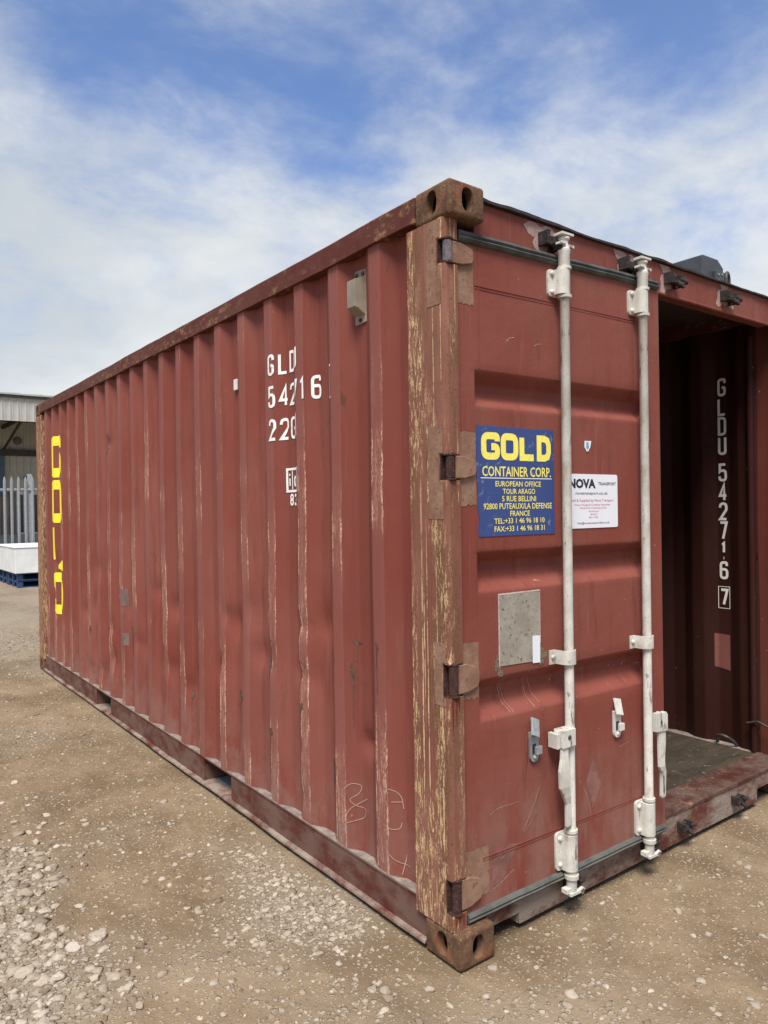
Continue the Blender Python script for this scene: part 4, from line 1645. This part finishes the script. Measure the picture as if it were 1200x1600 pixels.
prt = [stroke([(1.166, 1.604), (1.166, 1.703), (1.03, 1.703), (1.03, 1.604), (1.166, 1.604)], .011)]
prt += [stroke([(1.122, 1.612), (1.122, 1.695)], .007, 0, .0006)]
for ch, c in (('i', 1.144), ('c', 1.090)):
    for vs, fs in glyph(ch, -.017, 1.622, .034, .066, .011):
        prt.append(([(c - v[0], v[1], v[2] + .0008) for v in vs], fs))
for ch, c in (('8', 1.130), ('3', 1.090)):
    for vs, fs in glyph(ch, -.015, 1.538, .030, .054, .0095):
        prt.append(([(c - v[0], v[1], v[2]) for v in vs], fs))
drape('code_marking', prt, side_x, cutsL, 'white_marking', cont)

YG = 5.500
def block(ch, ztop, zbot, wdt=.365, sw=.086):
    parts = []
    for vs, fs in glyph(ch, 0, zbot, wdt, ztop - zbot, sw, r=.05):
        parts.append(([(YG - v[0], v[1], v[2]) for v in vs], fs))
    return parts
drape('name_marking', block('G', 2.228, 1.852), side_x, cutsL, 'yellow_marking', cont)
drape('name_marking', block('O', 1.828, 1.438), side_x, cutsL, 'yellow_marking', cont)
lp = [stroke([(5.456, 1.395), (5.452, 1.30), (5.450, 1.20), (5.440, 1.10)], [.085, .08, .085, .05, .04], 0)]
lp += [stroke([(5.38, 1.035), (5.34, 1.045), (5.24, 1.055), (5.135, 1.058)], [.03, .07, .09, .09], 0, .0005)]
drape('name_marking', lp, side_x, cutsL, 'yellow_marking', cont)
drape('name_marking', block('D', .984, .605), side_x, cutsL, 'yellow_marking', cont)

# chalk scribbles near the door end
def scribble(pts, wd=.0026):
    return [stroke(p, wd, .034, .0004 * k) for k, p in enumerate(pts)]
drape('chalk_mark', scribble([[(.687, .397), (.654, .430), (.605, .428), (.619, .392), (.665, .362), (.634, .341), (.581, .340), (.591, .304), (.681, .262)],
                              [(.681, .262), (.668, .318), (.625, .352), (.575, .383)]]), side_x, cutsL, 'chalk', cont)
drape('chalk_mark', scribble([[(.418, .452), (.408, .425)]]), side_x, cutsL, 'chalk', cont)
drape('chalk_mark', scribble([[(.395, .484), (.365, .480), (.345, .463), (.339, .420)], [(.384, .438), (.345, .445)]]), side_x, cutsL, 'chalk', cont)
drape('chalk_mark', scribble([[(.347, .368), (.352, .345), (.379, .336), (.425, .345)]]), side_x, cutsL, 'chalk', cont)
drape('chalk_mark', scribble([[(.476, .249), (.429, .201)], [(.440, .290), (.425, .195)], [(.415, .266), (.380, .225), (.314, .214)], [(.331, .255), (.348, .178)]]), side_x, cutsL, 'chalk', cont)

# rust and grime knocked into the wall where it has been hit, with runs below
def blob(y, z, ry, rz, seed, n=26):
    rr = random.Random(seed)
    ph = [rr.uniform(0, 6.3) for _ in range(4)]
    ring = []
    for i in range(n):
        a = 2 * math.pi * i / n
        k = 1 + .28 * math.sin(2 * a + ph[0]) + .2 * math.sin(3 * a + ph[1]) + .16 * math.sin(5 * a + ph[2]) + rr.uniform(-.16, .16)
        ring.append((y + ry * k * math.cos(a), z + rz * k * math.sin(a), 0))
    vs = [(y, z, 0)] + [(y + (p[0] - y) * .5, z + (p[1] - z) * .5, 0) for p in ring] + ring
    fs = [(0, 1 + i, 1 + (i + 1) % n) for i in range(n)] + [(1 + i, 1 + n + i, 1 + n + (i + 1) % n, 1 + (i + 1) % n) for i in range(n)]
    return vs, fs
rsp = random.Random(5)
for k, (y, z, a, b_) in enumerate(((.452, 1.00, .010, .012), (.62, .99, .014, .010), (.64, .85, .007, .05), (1.33, .80, .020, .03), (1.02, .66, .016, .02), (1.68, .56, .022, .035), (2.30, .46, .016, .02),
                                   (3.02, .47, .02, .03), (3.36, .70, .022, .03), (3.78, 1.99, .018, .045), (2.68, .68, .012, .02), (4.3, .60, .016, .03), (1.30, .48, .018, .022), (4.75, .70, .014, .03), (.80, .42, .016, .055))):
    drape('rust_spot', [blob(y, z, a, b_, k)], side_x, cutsL, 'spot_brown', cont, lift=.0016)
    vs, fs = stroke([(y, z), (y + .002, z - .06), (y - .001, z - rsp.uniform(.10, .22))], [.010, .006, .003], 0, .0003)
    drape('rust_run', [(vs, fs)], side_x, cutsL, 'run_brown', cont, lift=.0016)
for (y0, y1, z0, z1) in ((3.50, 3.41, .86, .99), (3.50, 3.41, .58, .68)):
    drape('repair_patch', [([(y0, z0, 0), (y1, z0 + .01, 0), (y1, z1, 0), (y0, z1 - .012, 0)], [(0, 1, 2, 3)])], side_x, cutsL, 'patch_grey', cont, lift=.0016)

# ---- vent hood
xv = .050
mb = MB()
pts = [(.529, 2.240), (.604, 2.236), (.606, 2.440), (.598, 2.449), (.527, 2.445)]
mb.prism([(y, z) for y, z in pts], xv - .006, xv + .001, axis='x', mi=1)
vent = mb.build('vent_plate', ['vent_paint', 'vent_plate'], cont, bevel=.002, fix=True)
mb = MB()
hood = [(xv - .005, .534, 2.268), (xv - .005, .600, 2.268), (xv - .005, .600, 2.412), (xv - .005, .534, 2.412),
        (xv - .050, .540, 2.296), (xv - .050, .594, 2.296), (xv - .050, .594, 2.400), (xv - .050, .540, 2.400)]
mb.add(hood, [(0, 1, 2, 3), (4, 7, 6, 5), (0, 4, 5, 1), (1, 5, 6, 2), (2, 6, 7, 3), (3, 7, 4, 0)])
for k in range(4):
    z = 2.272 + .006 * k
    x_ = xv - .010 - .010 * k
    mb.box(x_ - .003, x_ + .008, .536, .598, z, z + .0025)
mb.build('vent_hood', 'vent_paint', vent, bevel=.003, fix=True)
for (y, z) in ((.545, 2.428), (.588, 2.430), (.566, 2.252)):
    mb = MB()
    mb.lathe((xv - .006, y, z), [(.008, 0), (.008, .005), (.004, .009), (.0001, .010)], n=10, axis=Vector((-1, 0, 0)))
    mb.build('bolt', 'steel_dark', vent)
mb = MB()
mb.box(.034, .046, 1.650, 1.682, 2.132, 2.188)
mb.build('tag', 'white_frame', cont, bevel=.003)

# ---- inside: stencilled number on the far wall, label, lashing gear
def zi(p):
    return 1.512 + (2.223 - (p - 593) * .00362 - 1.512) * 1.008
parts = []
for ch, a, b_ in (('G', 593, 621), ('L', 623.5, 651.5), ('D', 653, 682), ('U', 683, 712), ('5', 725, 753), ('4', 755, 784), ('2', 785.5, 813.5), ('7', 815, 844),
                  ('1', 847, 865), ('.', 868, 874), ('6', 877, 905), ('7', 919.5, 946)):
    wd_ = .050 if ch not in '1.' else .036
    for vs, fs in glyph(ch, -wd_ / 2, zi(b_), wd_, zi(a) - zi(b_), .0145):
        parts.append(([(.397 - v[0], v[1], v[2]) for v in vs], fs))
parts.append(stroke([(.365, zi(950)), (.365, zi(916.5)), (.430, zi(916.5)), (.430, zi(950)), (.365, zi(950))], .0035))
cutsR = fold_ys(PH2, .2, 1.0)
drape('serial_marking', parts, side_xr, cutsR, 'inner_stencil', cont, sgn=-1)
lab = [([(.366, zi(1046), 0), (.452, zi(1042), 0), (.452, zi(990), 0), (.366, zi(991), 0)], [(0, 1, 2, 3)])]
drape('paper_label', lab, side_xr, cutsR, 'inner_label', cont, sgn=-1)
mb = MB()
mb.tube([(2.372, .212, .17), (2.372, .212, 2.42)], .019, n=14)
mb.box(2.372, 2.41, .196, .228, .30, .33)
mb.box(2.372, 2.41, .196, .228, 1.22, 1.25)
mb.box(2.372, 2.41, .196, .228, 2.20, 2.23)
mb.build('lashing_bar', 'inner_paint_shaded', cont, smooth=40)
mb = MB()
mb.tube([(2.345, .24 - .012 * k, .345 - .004 * abs(k - 5)) for k in range(11)], .006, n=8)
mb.build('lashing_wire', 'steel_dark', cont, smooth=60)
mb = MB()
mb.tube([(2.392 - .055 * math.sin(math.pi * k / 10), .375 + .055 * math.cos(math.pi * k / 10) - .0, .172 + .055 * math.sin(math.pi * k / 10)) for k in range(11)], .009, n=8)
mb.build('lashing_ring', 'steel_dark', cont, smooth=60)

# ------------------------------------------------------------------ things on the roof
rb = empty('roof_box', (1.99, .30, 2.578))
tag(rb, 'dark grey steel box standing on the container roof behind the header', 'metal box')
mb = MB()
mb.prism([(-.10, 0), (.10, 0), (.10, .155), (.045, .192), (-.10, .192)], -.10, .42, axis='y')
mb.build('body', 'box_grey', rb, bevel=.006, fix=True)
mb = MB()
mb.box(-.005, .112, -.118, -.1005, 0, .125)
fp = mb.build('mounting_plate', 'box_grey', rb, bevel=.003)
for (x, z) in ((.015, .105), (.015, .075), (.09, .105), (.09, .075), (.05, .11)):
    mb = MB()
    mb.lathe((x, -.118, z), [(.006, 0), (.006, .004), (.0001, .005)], n=8, axis=Vector((0, -1, 0)))
    mb.build('bolt', 'galvanised', fp)
mb = MB()
loop = [(-.036, 0, 0), (-.036, 0, .04)] + [(-.036 * math.cos(math.pi * k / 10), 0, .052 + .036 * math.sin(math.pi * k / 10)) for k in range(11)] + [(.036, 0, .04), (.036, 0, 0)]
mb.tube(loop, .009, n=10)
mb.cyl((-.05, 0, .004), (.05, 0, .004), .009, n=10)
sh = mb.build('shackle', 'steel_dark', smooth=60)
sh.location = (1.985, .125, 2.583)
sh.rotation_euler.z = R(18)
tag(sh, 'dark steel shackle ring sticking up above the header beside the grey roof box', 'shackle')

# ------------------------------------------------------------------ larger stones one can pick out
def stone_mesh(k):
    v, f = ico(3)
    r_ = np.random.default_rng(100 + k)
    ax = r_.normal(size=(14, 3))
    ax /= np.linalg.norm(ax, axis=1)[:, None]
    dd = r_.uniform(.62, .95, 14)
    sc = np.ones(len(v))
    for a, q_ in zip(ax, dd):            # cleave flat faces
        t_ = v @ a
        sc = np.where(t_ > q_, np.minimum(sc, q_ / np.maximum(t_, 1e-6)), sc)
    p = v * sc[:, None] * np.array([1, .78, .55])
    p += r_.normal(size=p.shape) * .012
    me = bpy.data.meshes.new('stone')
    me.from_pydata(p.tolist(), [], f.tolist())
    me.materials.append(MATS['large_stone'])
    return me
SM = [stone_mesh(k) for k in range(5)]
rs = random.Random(21)
def place(n, cx, cy, rx, ry, smin, smax, label, group):
    done = []
    made = []
    tries = 0
    while len(done) < n and tries < 4000:
        tries += 1
        x, y = cx + rs.uniform(-1, 1) * rx, cy + rs.uniform(-1, 1) * ry
        s_ = smin + (smax - smin) * rs.random() ** 2
        if x > -.04 and x < 2.5 and y > -.05 and y < 6.1:
            continue
        if any(math.hypot(x - a, y - b_) < (s_ + c_) * .95 for a, b_, c_ in done):
            continue
        done.append((x, y, s_))
        o = bpy.data.objects.new('stone', rs.choice(SM))
        COL.objects.link(o)
        z = float(height(np.array([x]), np.array([y]))[0])
        o.location = (x, y, z + s_ * .18)
        o.rotation_euler = (rs.uniform(-.3, .3), rs.uniform(-.3, .3), rs.uniform(0, 6.28))
        o.scale = (s_, s_, s_)
        tag(o, label, 'stone', group)
        made.append((s_, o))
    max(made, key=lambda q: q[0])[1]['label'] = 'largest ' + label
place(30, -1.08, .95, .22, .55, .013, .038, 'pale angular stone in the gravel heap at the bottom left', 'stones in the gravel heap')
place(12, -.97, 2.35, .25, .5, .014, .032, 'pale stone in the gravel patch halfway up the left edge', 'stones in the gravel patch')
place(14, -.16, .42, .12, .42, .010, .022, 'small pale stone in the gravel beside the container bottom rail', 'stones along the bottom rail')
place(8, -.25, -.15, .32, .20, .010, .022, 'pale stone in the dirt in front of the corner casting', 'stones before the corner')
place(8, 1.3, -.42, .75, .28, .009, .020, 'pale stone in the dirt in front of the door sill', 'stones before the door sill')

# ------------------------------------------------------------------ white crate on blue pallets
def pallet(x, y, z, label):
    p = empty('pallet', (x, y, z))
    tag(p, label, 'pallet', 'blue pallets under the white crate')
    def part(nm, *b_):
        MB().box(*b_).build(nm, 'pallet_blue', p)
    for k in range(5):
        part('deck_board', 0, 1.2, .02 + k * .2275, .02 + k * .2275 + .13, .128, .150)
    for k in range(3):
        part('stringer_board', .0 + k * .55, .10 + k * .55, 0, 1.06, .106, .1275)
    for a in range(3):
        for b_ in range(3):
            part('block', .0 + a * .55, .10 + a * .55, .0 + b_ * .465, .13 + b_ * .465, .023, .1055)
    for k in range(3):
        part('base_board', 0, 1.2, .0 + k * .465, .13 + k * .465, 0, .0225)
pallet(1.42, 14.86, .0, 'lower of the two stacked blue pallets at the near corner of the white crate')
pallet(1.42, 14.86, .1525, 'upper of the two stacked blue pallets at the near corner of the white crate')
pallet(1.42, 15.98, .0, 'lower of the two stacked blue pallets at the far end of the white crate')
pallet(1.42, 15.98, .1525, 'upper of the two stacked blue pallets at the far end of the white crate')
cr = empty('crate', (1.36, 14.80, .305))
tag(cr, 'long white crate lying on blue pallets beyond the far end of the container', 'crate')
MB().box(0, 1.30, 0, .82, 0, .52).box(0, 1.30, .825, 2.25, 0, .52).build('body', 'crate_white', cr, bevel=.012)
MB().box(-.012, 1.312, -.012, .815, .523, .548).box(-.012, 1.312, .830, 2.262, .523, .548).build('lid', 'crate_white', cr, bevel=.006)

# ------------------------------------------------------------------ palisade fence
fang = math.atan2(-.34, .94)
fe = empty('palisade_fence', (1.98, 17.95, 0), fang)
tag(fe, 'galvanised steel palisade fence with pointed pales behind the white crate', 'fence')
mbp = MB()
pv = [(-.030, .0), (.030, 0), (.030, 2.34), (.015, 2.41), (.0, 2.45), (-.015, 2.41), (-.030, 2.34)]
mbp.prism(pv, -.004, .004, axis='y')
mbp.box(-.010, .010, -.020, -.0045, 0.05, 2.36)
first = mbp.build('pale', 'galvanised', fe)
first.location = (-8.0, -.035, .02)
for k in range(1, 69):
    o = first.copy()
    COL.objects.link(o)
    o.parent = fe
    o.location = (-8.0 + .155 * k, -.035, .02)
for z in (.35, 2.12):
    MB().box(-8.1, 2.8, -.012, .035, z, z + .05).box(-8.1, 2.8, .030, .036, z - .03, z + .0).build('rail', 'galvanised', fe)
for x in (-7.96, -5.21, -2.46, .29, 2.8):
    MB().box(x - .05, x + .05, .0365, .044, 0, 2.52).box(x - .005, x + .005, .0445, .13, 0, 2.52).box(x - .05, x + .05, .13, .138, 0, 2.52).build('post', 'galvanised', fe)

# ------------------------------------------------------------------ warehouse with open canopy
wh = empty('warehouse', (5.4, 36, 0))
tag(wh, 'pale corrugated steel warehouse with open canopy and dark glazed entrance behind the fence', 'warehouse')
X0, X1 = -17.0, 22.0
YB = 6.0
def whp(nm, mat, *boxes, bevel=0):
    mb = MB()
    for b_ in boxes:
        mb.box(*b_)
    return mb.build(nm, mat, wh, bevel=bevel)
# fascia sheets, each a shallow tray
tr = MB()
tr.prism([(0, 0), (.30, 0), (.315, -.035), (.34, -.035), (.34, .012), (0, .012)], 5.93, 7.02)
t0 = tr.build('cladding_sheet', 'cladding_white', wh, fix=True)
t0.location = (X0, 0, 0)
nsh = int((X1 - X0) / .3405)
for k in range(1, nsh):
    o = t0.copy()
    COL.objects.link(o)
    o.parent = wh
    o.location = (X0 + .3405 * k, 0, 0)
whp('gutter', 'shed_steel', (X0, X1, -.12, .03, 7.025, 7.13))
# roof pitching back from the eaves
mb = MB()
mb.add([(X0 - .2, -.16, 7.135), (X1 + .2, -.16, 7.135), (X1 + .2, 12, 8.9), (X0 - .2, 12, 8.9), (X0 - .2, -.16, 7.20), (X1 + .2, -.16, 7.20), (X1 + .2, 12, 8.98), (X0 - .2, 12, 8.98)],
       [(0, 3, 2, 1), (4, 5, 6, 7), (0, 1, 5, 4), (1, 2, 6, 5), (2, 3, 7, 6), (3, 0, 4, 7)])
rfo = mb.build('roof', 'shed_roof', wh)
mb = MB()
for k in range(40):
    x = X0 + k * 1.0
    mb.add([(x, -.16, 7.2005), (x + .05, -.16, 7.2005), (x + .05, 12, 8.9805), (x, 12, 8.9805), (x, -.16, 7.235), (x + .05, -.16, 7.235), (x + .05, 12, 9.015), (x, 12, 9.015)],
           [(0, 3, 2, 1), (4, 5, 6, 7), (0, 1, 5, 4), (1, 2, 6, 5), (2, 3, 7, 6), (3, 0, 4, 7)])
mb.build('standing_seam', 'shed_roof', rfo)
whp('ceiling', 'shed_steel', (X0, X1, .03, YB, 6.6, 6.68))
whp('side_wall', 'cladding_white', (X0 - .1, X0, 0, 12, 0, 7.1))
whp('side_wall', 'cladding_white', (X1, X1 + .1, 0, 12, 0, 7.1))
whp('back_wall', 'cladding_white', (X0, X1, 11.9, 12, 0, 8.85))
# trusses and braces under the canopy
for x in (-8.0, -2.0, .35, 6.0, 12.0):
    mb = MB()
    mb.box(x - .07, x + .07, .1, YB, 6.15, 6.35)
    mb.cyl((x, .6, 6.2), (x, 5.8, 5.05), .07, n=6)
    mb.build('truss', 'shed_steel', wh)
whp('purlin', 'shed_steel', (X0, X1, 2.0, 2.14, 6.36, 6.52))
whp('purlin', 'shed_steel', (X0, X1, 4.0, 4.14, 6.36, 6.52))
whp('beam', 'shed_steel', (X0, X1, YB - .32, YB - .10, 4.72, 5.05))
for x in (-8.0, -2.0, 6.0, 12.0):
    whp('column', 'shed_steel', (x - .1, x + .1, .05, .25, 0, 6.14))
# inner wall: plinth, ribbed sheets above the glazing line
whp('plinth', 'concrete', (X0, X1, YB - .06, YB + .3, 0, .46))
ws = MB()
ws.prism([(0, 0), (.30, 0), (.315, -.035), (.34, -.035), (.34, .012), (0, .012)], 2.95, 6.6)
w0 = ws.build('wall_sheet', 'cladding_white', wh, fix=True)
w0.location = (X0, YB, 0)
for k in range(1, nsh):
    o = w0.copy()
    COL.objects.link(o)
    o.parent = wh
    o.location = (X0 + .3405 * k, YB, 0)
whp('wall_core', 'concrete', (X0, X1, YB + .02, YB + .2, .46, 6.6))
whp('brick_pier', 'brick_wall', (.60, .82, YB - .10, YB + .018, .46, 2.94))
whp('brick_pier', 'brick_wall', (.20, .36, YB - .10, YB + .018, .46, 2.94))
for x in (.95, 2.15, 3.35):
    fr = MB()
    fr.box(x, x + 1.12, YB - .08, YB + .015, 2.62, 2.90)
    fr.box(x, x + 1.12, YB - .08, YB + .015, .47, .56)
    for q_ in (0, .345, .70, 1.05):
        fr.box(x + q_, x + q_ + .07, YB - .079, YB + .014, .565, 2.615)
    wn = fr.build('window', 'white_frame', wh)
    for q_ in (.0702, .4152, .7702):
        MB().box(x + q_, x + q_ + .274, YB - .03, YB + .012, .566, 2.614).build('pane', 'glass_dark', wn)
whp('downpipe', 'downpipe_blue', (.12, .38, YB - .30, YB - .12, 2.6, 4.70))
mb = MB()
mb.lathe((1.05, YB - .05, 5.55), [(.20, 0), (.22, .05), (.19, .12), (.0001, .14)], n=16, axis=Vector((0, -1, 0)))
mb.build('wall_lamp', 'lamp_grey', wh, smooth=40)
mb = MB()
mb.lathe((1.42, YB - .05, 3.55), [(.09, 0), (.10, .10), (.07, .18), (.0001, .2)], n=12, axis=Vector((0, -1, 0)))
mb.build('wall_camera', 'shed_steel', wh, smooth=40)
